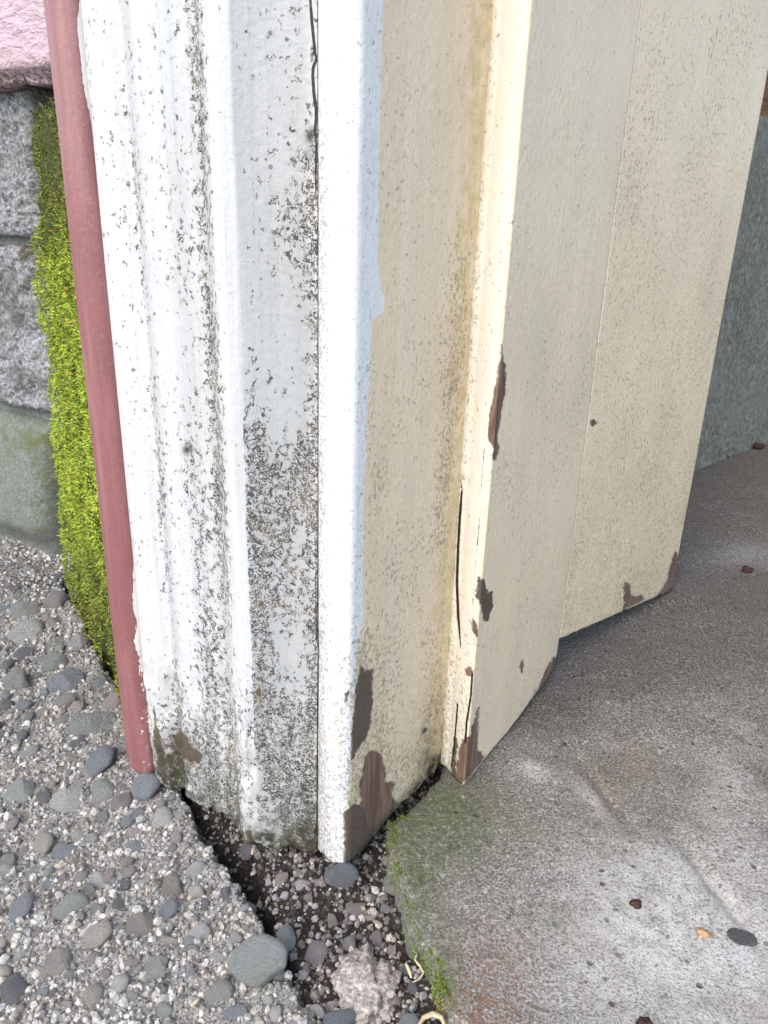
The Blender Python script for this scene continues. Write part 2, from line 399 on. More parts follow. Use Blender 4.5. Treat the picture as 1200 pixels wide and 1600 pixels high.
def ground_fields(x, y):
    dc = line_dist(x, y, CRACK)
    side = x - np.interp(y, [c[1] for c in CRACK[::-1]], [c[0] for c in CRACK[::-1]])   # > 0: dirt strip side
    px, py = to_photo(np.stack([x, y, np.zeros_like(x)], -1))
    w = 0.0030 + 0.0042 * np.exp(-((py - 1345) / 75) ** 2) + 0.003 * (fbm(x * 60, y * 60, 31, 3) - 0.5) * 2 + 0.003 * np.exp(-((py - 1030) / 60) ** 2)
    w = np.maximum(w, 0.0012) * (1 - 0.7 * sstep(1470, 1560, py))
    soil = sstep(-0.006, 0.006, side)
    z = (fbm(x * 26, y * 26, 1, 4) - 0.5) * 0.006 + (fbm(x * 170, y * 170, 2, 4, 0.65) - 0.5) * 0.0055
    z = z - 0.005 * soil + (fbm(x * 75, y * 75, 3, 4) - 0.5) * 0.008 * soil
    dep = (0.009 + 0.014 * np.exp(-((py - 1350) / 95) ** 2) + 0.006 * np.exp(-((py - 1040) / 60) ** 2)) * (1 - 0.6 * sstep(1470, 1560, py))
    rag = (fbm(x * 220, y * 220, 4, 3) - 0.5) * 0.007
    cut = 1 - sstep(w * 0.5, w * 1.3, dc + rag)
    z = z - dep * cut
    damp = np.clip(cut + 0.8 * np.exp(-((px - 45) / 110) ** 2 - ((py - 900) / 45) ** 2) * 0.9, 0, 1)
    # the strip rises under the tip of the post
    z = z + 0.004 * np.exp(-((px - 530) / 60) ** 2 - ((py - 1360) / 30) ** 2)
    return z, soil, damp, cut

ys = [0.14]
while ys[-1] < 0.86: ys.append(ys[-1] + 0.0008 + 0.0016 * max(0, (ys[-1] - 0.2)) / 0.6)
ys = np.array(ys); xs = np.arange(-0.50, 0.075, 0.00115)
GX, GY = np.meshgrid(xs, ys)
GZ, GS, GD, GC = ground_fields(GX, GY)
drive = mesh_obj('driveway', np.stack([GX, GY, GZ], -1), None, M_drive, quads=grid_quads(*GX.shape),
                 attrs=dict(soil=GS.ravel(), damp=GD.ravel()))
tag(drive, kind='structure')
def gz(x, y):
    i = np.clip(np.searchsorted(ys, y), 1, len(ys) - 1); j = np.clip(np.searchsorted(xs, x), 1, len(xs) - 1)
    return GZ[i, j]

# slab
vs_ = [0.12]
while vs_[-1] < 1.25: vs_.append(vs_[-1] + 0.0011 + 0.0026 * max(0, vs_[-1] - 0.2))
vs_ = np.array(vs_); us = np.concatenate([np.linspace(0, 0.012, 12)[:-1], np.linspace(0.012, 0.30, 240)[:-1], np.linspace(0.30, 0.95, 240)])
U, Vv = np.meshgrid(us, vs_)
XL = slab_left(Vv)
SX = XL + U; SY = Vv.copy()
lip = 0.005
SZ = Z_SLAB + (fbm(SX * 14, SY * 14, 41, 4) - 0.5) * 0.004 + (fbm(SX * 160, SY * 160, 42, 3, 0.6) - 0.5) * 0.0014
t = np.clip(1 - U / lip, 0, 1); SZ = SZ - lip * (1 - np.sqrt(np.clip(1 - t * t, 0, 1))) * 0.9
spx, spy = to_photo(np.stack([SX, SY, np.full_like(SX, Z_SLAB)], -1))
def blob(px, py, cx, cy, sx, sy, ang=0):
    c, s = math.cos(math.radians(ang)), math.sin(math.radians(ang)); dx = px - cx; dy = py - cy
    return np.exp(-((dx * c + dy * s) / sx) ** 2 - ((-dx * s + dy * c) / sy) ** 2)
wob = (fbm(SX * 40, SY * 40, 43, 4) - 0.5)
green = np.clip(1.3 * blob(spx, spy, 680, 1280, 105, 80) + 0.9 * blob(spx, spy, 655, 1400, 30, 90) + 0.8 * blob(spx, spy, 700, 1520, 22, 60) + 0.35 * blob(spx, spy, 1060, 1560, 60, 40) + 0.35 * blob(spx, spy, 870, 1440, 30, 30) + wob * 0.5 * blob(spx, spy, 720, 1350, 120, 160), 0, 1)
rust = np.clip(1.0 * blob(spx, spy, 745, 1590, 70, 75) + 0.45 * blob(spx, spy, 790, 1500, 70, 60), 0, 1)
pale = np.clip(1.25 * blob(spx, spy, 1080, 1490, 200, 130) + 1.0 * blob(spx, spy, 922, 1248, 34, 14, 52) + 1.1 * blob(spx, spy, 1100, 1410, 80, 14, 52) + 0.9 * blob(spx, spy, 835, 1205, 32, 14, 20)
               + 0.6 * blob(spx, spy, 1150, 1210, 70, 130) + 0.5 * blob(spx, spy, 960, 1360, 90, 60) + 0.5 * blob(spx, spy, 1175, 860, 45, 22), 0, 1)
dark = np.clip(0.30 - 0.60 * blob(spx, spy, 1090, 1500, 230, 150) + sstep(1330, 960, spy + wob * 420 - (spx - 900) * 0.25) * 0.75 + 0.5 * blob(spx, spy, 880, 1070, 120, 60) - 0.45 * blob(spx, spy, 1170, 870, 60, 25) - 0.35 * blob(spx, spy, 1000, 1110, 150, 40), 0, 1)  # interior and under-frame shade painted into the slab colour, together with dirt
brown = np.clip(0.8 * blob(spx, spy, 1130, 760, 120, 60) + 0.6 * blob(spx, spy, 1050, 960, 90, 40) + 0.7 * blob(spx, spy, 840, 1140, 70, 26) + 0.25 * blob(spx, spy, 820, 1400, 200, 150), 0, 1)
SZ += 0.0025 * blob(spx, spy, 835, 1200, 34, 16, 20) - 0.003 * blob(spx, spy, 945, 1235, 60, 9, 52) - 0.003 * blob(spx, spy, 1125, 1395, 110, 10, 52)
# bottom skirt of the slab edge
sk = np.stack([SX[:, 0] + 0.001 + (fbm(SY[:, 0] * 200, SY[:, 0] * 0, 44, 3) - 0.5) * 0.004, SY[:, 0], np.full(len(vs_), -0.03)], -1)
mk = np.stack([SX[:, 0] - 0.0006 + (fbm(SY[:, 0] * 300, SY[:, 0] * 0 + 9, 45, 3) - 0.5) * 0.003, SY[:, 0], np.full(len(vs_), 0.001)], -1)
nr, nc = SX.shape; base = nr * nc
V = np.concatenate([np.stack([SX, SY, SZ], -1).reshape(-1, 3), mk, sk])
q = grid_quads(nr, nc); ii = np.arange(nr - 1)
q2 = np.stack([base + ii, ii * nc, (ii + 1) * nc, base + ii + 1], -1)
q3 = np.stack([base + nr + ii, base + ii, base + ii + 1, base + nr + ii + 1], -1)
def ext(a): return np.concatenate([a.ravel(), a[:, 0], a[:, 0]])
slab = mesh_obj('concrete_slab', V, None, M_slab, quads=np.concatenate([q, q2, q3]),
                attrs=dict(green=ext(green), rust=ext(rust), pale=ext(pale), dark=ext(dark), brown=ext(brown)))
tag(slab, kind='structure')
o = mesh_obj('floor', [(-0.2, 1.2, 0.009), (1.0, 0.05, 0.009), (4.2, -2.0, 0.009), (7.5, 3.0, 0.009), (2.6, 6.0, 0.009)], [[0, 1, 2, 3, 4]], M_slab)
tag(o, kind='structure')

def prism(name, plan, z0, z1, mat, parent=None):
    n = len(plan); V = [(x, y, z0) for x, y in plan] + [(x, y, z1) for x, y in plan]
    F = [list(range(n))[::-1], list(range(n, 2 * n))] + [[i, (i + 1) % n, n + (i + 1) % n, n + i] for i in range(n)]
    return mesh_obj(name, V, F, mat, parent, smooth=False)

# ------------------------------------------------------------------ upright panels: a profile in plan, swept from its foot upwards
def resample(pts, step):
    pts = np.array(pts); out = [pts[0]]
    for a, b in zip(pts[:-1], pts[1:]):
        n = max(1, int(round(np.linalg.norm(b - a) / step)))
        out += [a + (b - a) * k / n for k in range(1, n + 1)]
    return np.array(out)
def panel(name, plan, zb, ztop, back, mat, parent, fields, zfine=0.52, dz=0.0011, shift=None, disp=None, ztop_fn=None):
    """plan (n,2): visible profile left to right; zb: foot height per column; back: two plan points behind"""
    n = len(plan); s = np.concatenate([[0], np.cumsum(np.linalg.norm(np.diff(plan, axis=0), axis=1))])
    zf = np.arange(0, min(zfine, ztop), dz)
    Z = np.concatenate([zf, np.linspace(zf[-1], ztop, 9)[1:]]) if ztop > zfine else np.append(zf[:-1], ztop)
    zb = np.broadcast_to(np.asarray(zb, float), (n,))
    ZZ = zb[None, :] + Z[:, None] * ((ztop - zb[None, :]) / ztop)
    SS = np.repeat(s[None, :], len(Z), 0)
    if shift is not None: SS = shift(SS, ZZ, s[-1])
    X = np.interp(SS, s, plan[:, 0]); Y = np.interp(SS, s, plan[:, 1])
    tx = np.gradient(plan[:, 0], s + np.arange(n) * 1e-9); ty = np.gradient(plan[:, 1], s + np.arange(n) * 1e-9)
    L = np.hypot(tx, ty) + 1e-12; nx, ny = ty / L, -tx / L             # outward, towards the viewer
    if disp is not None:
        d = disp(SS, ZZ); X = X + nx[None, :] * d; Y = Y + ny[None, :] * d
    P = np.stack([X, Y, ZZ], -1)
    f = fields(P, SS, ZZ)
    bp = np.array(back[0])[None, :] + (np.array(back[1]) - np.array(back[0]))[None, :] * np.linspace(0, 1, n)[:, None]
    bot = np.concatenate([bp, zb[:, None]], 1); top = np.concatenate([bp, np.full((n, 1), ztop)], 1)
    V = np.concatenate([P.reshape(-1, 3), bot, top]); nr = len(Z); b0 = nr * n; t0 = b0 + n
    i = np.arange(n - 1)
    q = np.concatenate([grid_quads(nr, n), np.stack([b0 + i, b0 + i + 1, i + 1, i], -1),
                        np.stack([t0 + i, t0 + i + 1, b0 + i + 1, b0 + i], -1),
                        np.stack([(nr - 1) * n + i, (nr - 1) * n + i + 1, t0 + i + 1, t0 + i], -1)])
    left = [r * n for r in range(nr)] + [t0, b0]; right = [r * n + n - 1 for r in range(nr)][::-1] + [b0 + n - 1, t0 + n - 1]
    at_ = {k: np.concatenate([a.ravel(), a[0], a[-1]]) for k, a in f.items()}
    return mesh_obj(name, V, [left, right], mat, parent, attrs=at_, quads=q)

MM = 0.42                                     # millimetres per photo pixel on the frame, roughly
def chips(px, py, polys):
    d = np.full(px.shape, 60.0); tone = np.zeros(px.shape)
    for t, p in polys:
        e = poly_sdf(px, py, p) * MM; tone = np.where(e < d, t, tone); d = np.minimum(d, e)
    return d, tone
def x0_of(px, py): return VP[0] + (px - VP[0]) * VP[1] / (VP[1] - py)

frame = empty('door_frame', (0, 0, 0))
tag(frame, 'weathered white and beige wooden door jamb with flaking paint and ragged foot, red edge on its left', 'door frame')
ab = P_b - P_a; L_ab = np.linalg.norm(ab); nab = np.array([ab[1], -ab[0]]) / L_ab     # outward
if nab[1] > 0: nab = -nab
inward = (P_g - P_e) / np.linalg.norm(P_g - P_e)

# --- red rounded edge strip
tt = np.linspace(0, 1, 34)
bul = np.sin(np.pi * np.clip(tt, 0, 1)) ** 0.62 * 0.0085 - 0.0014 * np.exp(-((tt - 0.40) / 0.09) ** 2)
plan = P_red[None] + (P_a - P_red)[None] * tt[:, None] + nab[None] * bul[:, None]
def f_red(P, S, Z):
    px, py = to_photo(P); x0 = x0_of(px, py); edge = 500 - 370 * 1.0
    right = np.interp(py, [0, 40, 130, 200, 320, 600, 720, 800, 880, 950, 975, 1000, 1070, 1300], [6, 14, 12, 5, -4, -3, 2, -2, 4, 12, 6, 14, 4, -2])
    xr = np.interp(py, [0, 1210], [130, 243])
    chip = (xr - right - px) * MM
    gr = np.clip(sstep(500, 1150, py) * 0.9 + 0.15, 0, 1) * sstep(300, 420, py) * sstep(0.2, 0.9, (px - xr + 40) / 40) + sstep(980, 1180, py) * 0.5
    return dict(chip=chip, grime=np.clip(gr, 0, 1), white=chip * 0, crack=chip * 0 + 50)
panel('edge_trim', plan, np.interp(tt, [0, 0.3, 1], [0.014, 0.011, 0.003]), 2.1, (P_red + inward * 0.03, P_a + inward * 0.03), M_red, frame, f_red,
      disp=lambda S, Z: (fbm(S * 90, Z * 9, 71, 3) - 0.5) * 0.0010)['label'] = 'dull red painted rounded edge strip'

# --- white moulded casing: rounded outer edge, two grooves, flat face turned to the opening
prof = [(0.0, -1.0), (0.02, 2.0), (0.06, 3.6), (0.12, 3.8), (0.20, 1.8), (0.255, -1.6), (0.30, -1.2), (0.335, 1.0), (0.38, 1.9), (0.46, 1.5), (0.60, 0.6),
        (0.70, 0.0), (0.76, -1.2), (0.80, -1.3), (0.84, 0.4), (0.89, 2.4), (0.95, 3.6), (1.0, 4.2)]
k = np.linspace(0, 1, 150); off = np.interp(k, [p[0] for p in prof], [p[1] for p in prof])
ker = np.array([1, 2, 3, 2, 1]) / 9; off = np.convolve(np.pad(off, 2, 'edge'), ker, 'valid') * 0.001
left_part = P_a[None] + ab[None] * k[:, None] + nab[None] * off[:, None]
bb = P_b2 - left_part[-1]; face = left_part[-1][None] + bb[None] * np.linspace(0, 1, 62)[1:, None]
nbb = np.array([bb[1], -bb[0]]) / np.linalg.norm(bb)
if nbb[1] > 0: nbb = -nbb
hol = -0.0016 * np.sin(np.pi * np.linspace(0, 1, 62)[1:]) ; face = face + nbb[None] * hol[:, None]
plan = np.concatenate([left_part, face]); r = np.linspace(0, 1, len(plan))
nfoot = (fbm(r * 16, r * 0 + 2, 61, 4) - 0.5)
zb = np.interp(r, [0, 0.3, 0.45, 0.6, 0.68, 0.72, 0.8, 1.0], [0.003, 0.004, 0.005, 0.008, 0.006, 0.008, 0.004, 0.004]) + nfoot * 0.010 * np.interp(r, [0, .1, .9, 1], [.5, 1, 1, .3])
SEAM = ([-50, 0, 30, 90, 105, 120, 150, 190, 240, 300, 340, 780, 830, 900, 990, 1005, 1060, 1140, 1330],
        [0.0, .0, .0, .0, .0, .0, .0, .0, .0, .0, 0.0, 0, .0011, .0014, .0012, .0000, .0006, .0012, .0016])
SEAMX = ([0, 30, 90, 107, 122, 150, 190, 240, 300, 400], [0, .001, .002, .0036, .0014, .0012, .0024, .0022, .0018, 0])
def row_of(Z, d=0.30):      # photo row of a height on the frame, about
    a = np.arctan2(Z - H, d); th = math.asin(-R[2, 2]); return 800 + FPX * np.tan(-a - th)
def casing_shift(S, Z, smax):
    y = row_of(Z); lim = smax - 0.8 * np.interp(y, *SEAM) 
    return np.minimum(S, lim)
TOPCRACK = [(495, -60), (498, 0), (500, 32), (505, 84), (508, 92), (502, 104), (501, 118), (503, 150), (506, 172), (506, 190), (504, 200), (506, 225), (505, 260), (505, 296), (502, 330)]
TOPCRACK = [(a - 13 + 0.006 * b, b) for a, b in TOPCRACK]
def f_casing(P, S, Z):
    px, py = to_photo(P); x0 = x0_of(px, py)
    nz = fbm(S * 55, Z * 20, 51, 4) - 0.5; n2 = fbm(S * 160, Z * 70, 52, 4) - 0.5
    gr = 0.17 + 0.40 * nz + 0 * px
    gr = gr + 0.62 * np.exp(-((x0 - 492) / 26) ** 2) * sstep(120, 330, py) * (0.75 + nz)          # along the inner joint
    gr = gr + 0.20 * np.exp(-((x0 - 500) / 14) ** 2)
    gr = gr + np.where((x0 > 355), (0.50 * sstep(330, 620, py + (x0 - 430) * -2.0 + nz * 400) + 0.04 * sstep(850, 1100, py)) * (0.50 + 2.4 * nz + 1.3 * n2), 0)
    gr = gr + 0.66 * np.exp(-((x0 - 303) / 15) ** 2) * (0.75 + 1.6 * nz)                                    # dirty groove
    gr = gr + 0.50 * np.exp(-((x0 - 190) / 9) ** 2) * sstep(60, 250, py) * (0.75 + 1.6 * nz) + 0.44 * np.exp(-((x0 - 262) / 20) ** 2) * sstep(150, 800, py) * (0.8 + 1.5 * nz)
    gr = gr + 0.5 * sstep(950, 1220, py) * (0.6 + nz) + 0.35 * sstep(1080, 1230, py) * (x0 < 300)
    gr = gr - 0.5 * np.exp(-((x0 - 338) / 14) ** 2) * sstep(1150, 900, py)
    spot = np.minimum.reduce([np.hypot((px - 293) / 1.1, py - 702), np.hypot(px - 485, (py - 212) / 1.6), np.hypot(px - 486, (py - 242) / 1.3)])
    chip, tone = chips(px, py, [(1, [(268, 1150), (285, 1140), (300, 1165), (318, 1180), (310, 1195), (285, 1185)]),
                                (1, [(240, 1100), (250, 1150), (262, 1200), (250, 1212), (240, 1160)]),
                                (1, [(383, 1300), (392, 1292), (398, 1318), (388, 1322)]),
                                (1, [(403, 1065), (410, 1072), (408, 1098), (401, 1090)])])
    damp = np.clip(1.1 * np.exp(-(spot / 8.0) ** 2) + sstep(1090, 1270, py + nz * 200) * sstep(0.042, 0.004, Z + n2 * 0.045) * 1.0 + 0.7 * np.exp(-((px - 285) / 40) ** 2 - ((py - 1180) / 40) ** 2) * (0.7 + 2 * nz) + 0.7 * np.exp(-((x0 - 160) / 26) ** 2) * sstep(1120, 1200, py), 0, 1)
    st = np.clip(0.35 * np.exp(-((x0 - 303) / 16) ** 2) + 0.25 * sstep(1100, 1300, py) + 0.18 * np.exp(-((x0 - 480) / 30) ** 2) * sstep(100, 300, py), 0, 1)
    return dict(chip=chip, tone=tone, grime=np.clip(gr, 0, 1), white=chip * 0 + 20, crack=(line_dist(px, py, TOPCRACK) + np.interp(py, [0, 40, 190, 215, 290, 340], [-1.3, -1.5, -1.6, -0.8, -0.5, 1.0])) * MM, stain_shade=st * 0.6, damp=damp, grey_tone=0.72 * sstep(352, 362, x0 + 5 * n2) * sstep(512, 470, x0 + 30 * nz) + 0.45 * np.exp(-((x0 - 262) / 28) ** 2) + 0.40 * np.exp(-((x0 - 196) / 12) ** 2) + 0.3 * np.exp(-((x0 - 302) / 10) ** 2))  # casing face and groove bands tinted greyer
def d_casing(S, Z):
    y = row_of(Z)
    lump = (fbm(S * 85, Z * 60, 53, 3) - 0.5) * 0.0045 * sstep(1010, 1150, y)
    return lump + (fbm(S * 40, Z * 7, 54, 3) - 0.5) * 0.0008
panel('casing', plan, zb, 2.1, (P_a + inward * 0.03, P_b2 + inward * 0.03 + np.array([-0.0012, 0])), M_white, frame, f_casing, shift=casing_shift, disp=d_casing)['label'] = 'white moulded casing speckled with black mildew'

# --- stop moulding: rounded white nose, beige side receding into the opening
cd = P_d - P_c; ucd = cd / np.linalg.norm(cd); fr = P_c - P_b2; ufr = fr / np.linalg.norm(fr)
nfr = np.array([ufr[1], -ufr[0]]);  nfr = nfr if nfr[1] < 0 else -nfr
A0 = P_b2 + np.array([0.0006, 0.001])
nose = [A0 + inward * 0.010 - ufr * 0.0042, A0 - nfr * 0.0030 - ufr * 0.0042, A0 + nfr * 0.0007, A0 + fr * 0.12 + nfr * 0.0018, A0 + fr * 0.3 + nfr * 0.0028, A0 + fr * 0.55 + nfr * 0.0034, A0 + fr * 0.78 + nfr * 0.0028,
        A0 + fr * 0.92 + nfr * 0.0012, P_c + ucd * 0.002, P_c + ucd * 0.006]
nose = resample(nose, 0.0006)
kk = np.convolve(np.pad(nose[:, 0], 3, 'edge'), np.ones(7) / 7, 'valid'), np.convolve(np.pad(nose[:, 1], 3, 'edge'), np.ones(7) / 7, 'valid')
nose = np.stack(kk, -1)
P_dd = P_d + ucd * 0.0
side = resample([nose[-1], P_dd], 0.0011)[1:]
plan = np.concatenate([nose, side]); r = np.concatenate([[0], np.cumsum(np.linalg.norm(np.diff(plan, axis=0), axis=1))]); r /= r[-1]
zb = np.interp(r, [0, 0.2, 0.35, 0.45, 0.6, 1], [0.006, 0.007, 0.008, 0.0095, 0.012, 0.0135]) + (fbm(r * 30, r * 0, 62, 3) - 0.5) * 0.0035
WB = ([0, 100, 200, 400, 440, 465, 480, 492, 500, 560, 700, 800, 900, 960, 1040, 1180, 1350],
      [598, 596, 592, 590, 594, 600, 601, 597, 582, 578, 571, 568, 566, 568, 556, 548, 538])
SPLIT = [(719, 748), (722, 764), (719, 800), (716, 850), (714, 910), (716, 965), (720, 1012)]
CH_STOP = [(1, [(562, 1036), (570, 1048), (582, 1045), (583, 1080), (580, 1130), (570, 1155), (549, 1187), (549, 1150), (553, 1110), (557, 1070)]),
           (0, [(578, 1172), (592, 1175), (603, 1200), (600, 1222), (618, 1222), (612, 1245), (622, 1250), (615, 1275), (592, 1302), (575, 1300), (565, 1262), (560, 1230), (566, 1210), (570, 1180)]),
           (1, [(537, 1268), (555, 1256), (572, 1262), (580, 1300), (588, 1306), (560, 1345), (538, 1362)]),
           (1, [(656, 1142), (664, 1136), (672, 1135), (668, 1142), (660, 1147)]),
           (1, [(538, 1085), (546, 1080), (544, 1096), (538, 1100)])]
def f_stop(P, S, Z):
    px, py = to_photo(P); x0 = x0_of(px, py)
    nz = fbm(S * 50, Z * 25, 55, 4) - 0.5
    white = (np.interp(py, *WB) - px) * MM + (fbm(S * 40, Z * 35, 56, 3) - 0.5) * 2.0
    gr = 0.13 + 0 * px + 0.28 * nz
    gr = np.where(x0 < 540, 0.12 + 0.50 * np.exp(-((x0 - 503) / 12) ** 2) * sstep(0, 300, py) + 0.16 * sstep(1150, 1330, py) * (0.7 + 2.5 * nz), gr)
    gr = gr + 0.22 * np.exp(-((x0 - 585) / 30) ** 2) * sstep(600, 900, py)
    gr = gr + 0.28 * np.exp(-((x0 - 742) / 24) ** 2) * sstep(250, 450, py) * (0.8 + nz) + 0.20 * sstep(950, 1150, py) + 0.15 * sstep(300, 800, py) * (nz > 0.05)
    chip, tone = chips(px, py, CH_STOP)
    spot = np.minimum.reduce([np.hypot(px - 656, (py - 278) / 1.5) - 3, np.hypot(px - 694, py - 459) - 3, seg_dist(px, py, (668, 650), (674, 641)) - 1.2, np.hypot(px - 613, py - 905) - 1.0])
    chip = np.minimum(chip, spot * MM + 1.2)
    crack = np.minimum(line_dist(px, py, SPLIT) - 1.3 * sstep(750, 800, py) * sstep(1015, 960, py), np.minimum(line_dist(px, py, [(690, 1140), (691, 1165), (688, 1195)]), line_dist(px, py, [(656, 230), (655, 300), (651, 400)]) + 1.0)) * MM
    st = np.clip(0.55 * np.exp(-((x0 - 757) / 20) ** 2) + 0.25 * np.exp(-((x0 - 735) / 40) ** 2) + 0.18 * (x0 < 640) * (x0 > 595) + 0.2 * sstep(900, 1200, py), 0, 1) * (white < 0)  # shade of the cove put into the yellowish tint, along with staining
    damp = np.clip(sstep(0.014, 0.003, Z + nz * 0.01 - (px - 540) * 0.0001) * (x0 > 520) + 0.8 * np.exp(-((px - 672) / 16) ** 2 - ((py - 1190) / 14) ** 2), 0, 1)
    return dict(chip=chip, tone=tone, grime=np.clip(gr, 0, 1), white=white, crack=crack, stain_shade=st, damp=damp)
def stop_shift(S, Z, smax):
    y = row_of(Z, 0.37)
    g = np.interp(y, [700, 745, 775, 900, 960, 1000, 1025, 1100, 1140, 1195], [0, 0, .0012, .0017, .0016, .0010, 0, 0, 0.0008, .0022])
    g = g + 0.0006 * (vnoise(y / 40, y * 0, 58) - 0.5) * (g > 0)
    return np.minimum(S, smax - g)
panel('stop_moulding', plan, zb, 2.1, (P_b2 + inward * 0.06, P_d + inward * 0.05 + np.array([-0.03, 0.02])), M_beige, frame, f_stop, shift=stop_shift,
      disp=lambda S, Z: (fbm(S * 45, Z * 8, 57, 3) - 0.5) * 0.0011)['label'] = 'stop moulding with white painted nose and beige side'

# --- inner stop: cove, bright edge and wide beige face
de = P_e - P_d; ude = de / np.linalg.norm(de); nde = np.array([ude[1], -ude[0]]); nde = nde if nde[1] < 0 else -nde
if nde[0] > 0: nde = -nde
D0 = P_d - ucd * 0.0
edge = [P_d - ude * 0.010 + inward * 0.006, P_d - ude * 0.002 - inward * 0.0014, P_d + de * 0.06 - inward * 0.0012, P_d + de * 0.13 - inward * 0.0006, P_d + de * 0.22, P_d + de * 0.45 + nde * 0.0004, P_d + de * 0.72 + nde * 0.0005, P_d + de * 0.93, P_e + inward * 0.0008, P_e + inward * 0.003]
edge = resample(edge, 0.0006)
kk = np.convolve(np.pad(edge[:, 0], 1, 'edge'), np.ones(3) / 3, 'valid'), np.convolve(np.pad(edge[:, 1], 1, 'edge'), np.ones(3) / 3, 'valid')
edge = np.stack(kk, -1)
side = resample([edge[-1], P_g], 0.0012)[1:]
plan = np.concatenate([edge, side]); n_e = len(edge); r = np.arange(len(plan)); rs = (r - n_e) / (len(plan) - n_e)
zb = np.where(r < n_e, 0.0125 + 0.004 * np.clip(1 - r / (n_e * 0.8), 0, 1), np.interp(rs, [0, 0.5, 0.85, 0.93, 0.97, 1], [0.0125, 0.0165, 0.0205, 0.0235, 0.029, 0.034])) + (fbm(r * 0.11, r * 0.0, 63, 3) - 0.5) * 0.0022
CH_IN = [(0, [(784, 536), (779, 575), (772, 610), (765, 645), (762, 680), (770, 700), (768, 720), (776, 720), (781, 700), (777, 690), (783, 650), (791, 600), (789, 572), (787, 555)]),
         (1, [(746, 901), (757, 905), (762, 925), (770, 922), (771, 945), (764, 970), (757, 972), (752, 950), (744, 930)]),
         (0, [(738, 963), (748, 985), (746, 997), (738, 985)]), (0, [(726, 1044), (736, 1040), (738, 1058), (729, 1057)]),
         (0, [(752, 1100), (743, 1113), (733, 1150), (720, 1158), (714, 1180), (709, 1232), (735, 1214), (758, 1182), (746, 1170), (748, 1140), (746, 1122)]),
         (0, [(872, 1028), (862, 1050), (853, 1072), (835, 1095), (820, 1122), (826, 1098), (843, 1070), (855, 1040), (866, 1026)]),
         (0, [(812, 1042), (818, 1030), (820, 1040), (815, 1050)]), (1, [(706, 1190), (710, 1150), (716, 1152), (712, 1225), (704, 1222)])]
def f_inner(P, S, Z):
    px, py = to_photo(P); x0 = x0_of(px, py)
    nz = fbm(S * 40, Z * 22, 59, 4) - 0.5
    gr = 0.14 + 0.40 * nz + 0.18 * np.exp(-((x0 - 772) / 10) ** 2) + 0.32 * np.exp(-((px - 795) / 26) ** 2 - ((py - 755) / 50) ** 2) + 0.12 * sstep(0, 900, py) * (x0 > 900) + 0.28 * sstep(960, 1150, py) * (x0 < 830)
    gr = gr - 0.12 * (np.abs(x0 - 803) < 20) * sstep(1000, 800, py)
    chip, tone = chips(px, py, CH_IN)
    spot = np.hypot(px - 784, (py - 302) / 1.4) - 2.2
    chip = np.minimum(chip, spot * MM + 1.0)
    crack = np.minimum.reduce([line_dist(px, py, SPLIT) - 1.3 * sstep(750, 800, py) * sstep(1015, 960, py), line_dist(px, py, [(757, 700), (752, 760), (748, 830), (743, 880), (741, 905)]) + 0.3, line_dist(px, py, [(738, 1052), (736, 1085), (729, 1130), (727, 1160)]) - 0.8,
                               line_dist(px, py, [(741, 905), (738, 965)]) + 0.4, line_dist(px, py, [(715, 1100), (711, 1150), (706, 1195)]) - 0.5]) * MM
    white = (824 - x0) * MM * 0.8  # front edge coloured lighter for the stronger light it catches
    st = np.clip(0.5 * np.exp(-((x0 - 770) / 9) ** 2) + 0.15 * sstep(700, 1000, py), 0, 1)  # cove shade tinted in here too, plus faint staining lower down
    damp = np.clip(0.8 * sstep(0.020, 0.012, Z + nz * 0.008) * (x0 < 840), 0, 1)
    return dict(chip=chip, tone=tone, grime=np.clip(gr, 0, 1), white=white, crack=crack, stain_shade=st, damp=damp)
panel('inner_stop', plan, zb, 2.1, (P_d + inward * 0.03 - ude * 0.012, P_g + np.array([-0.03, 0.018])), M_cream, frame, f_inner,
      disp=lambda S, Z: (fbm(S * 30, Z * 8, 60, 3) - 0.5) * 0.0012)['label'] = 'inner stop with flaked bright edge and beige face'

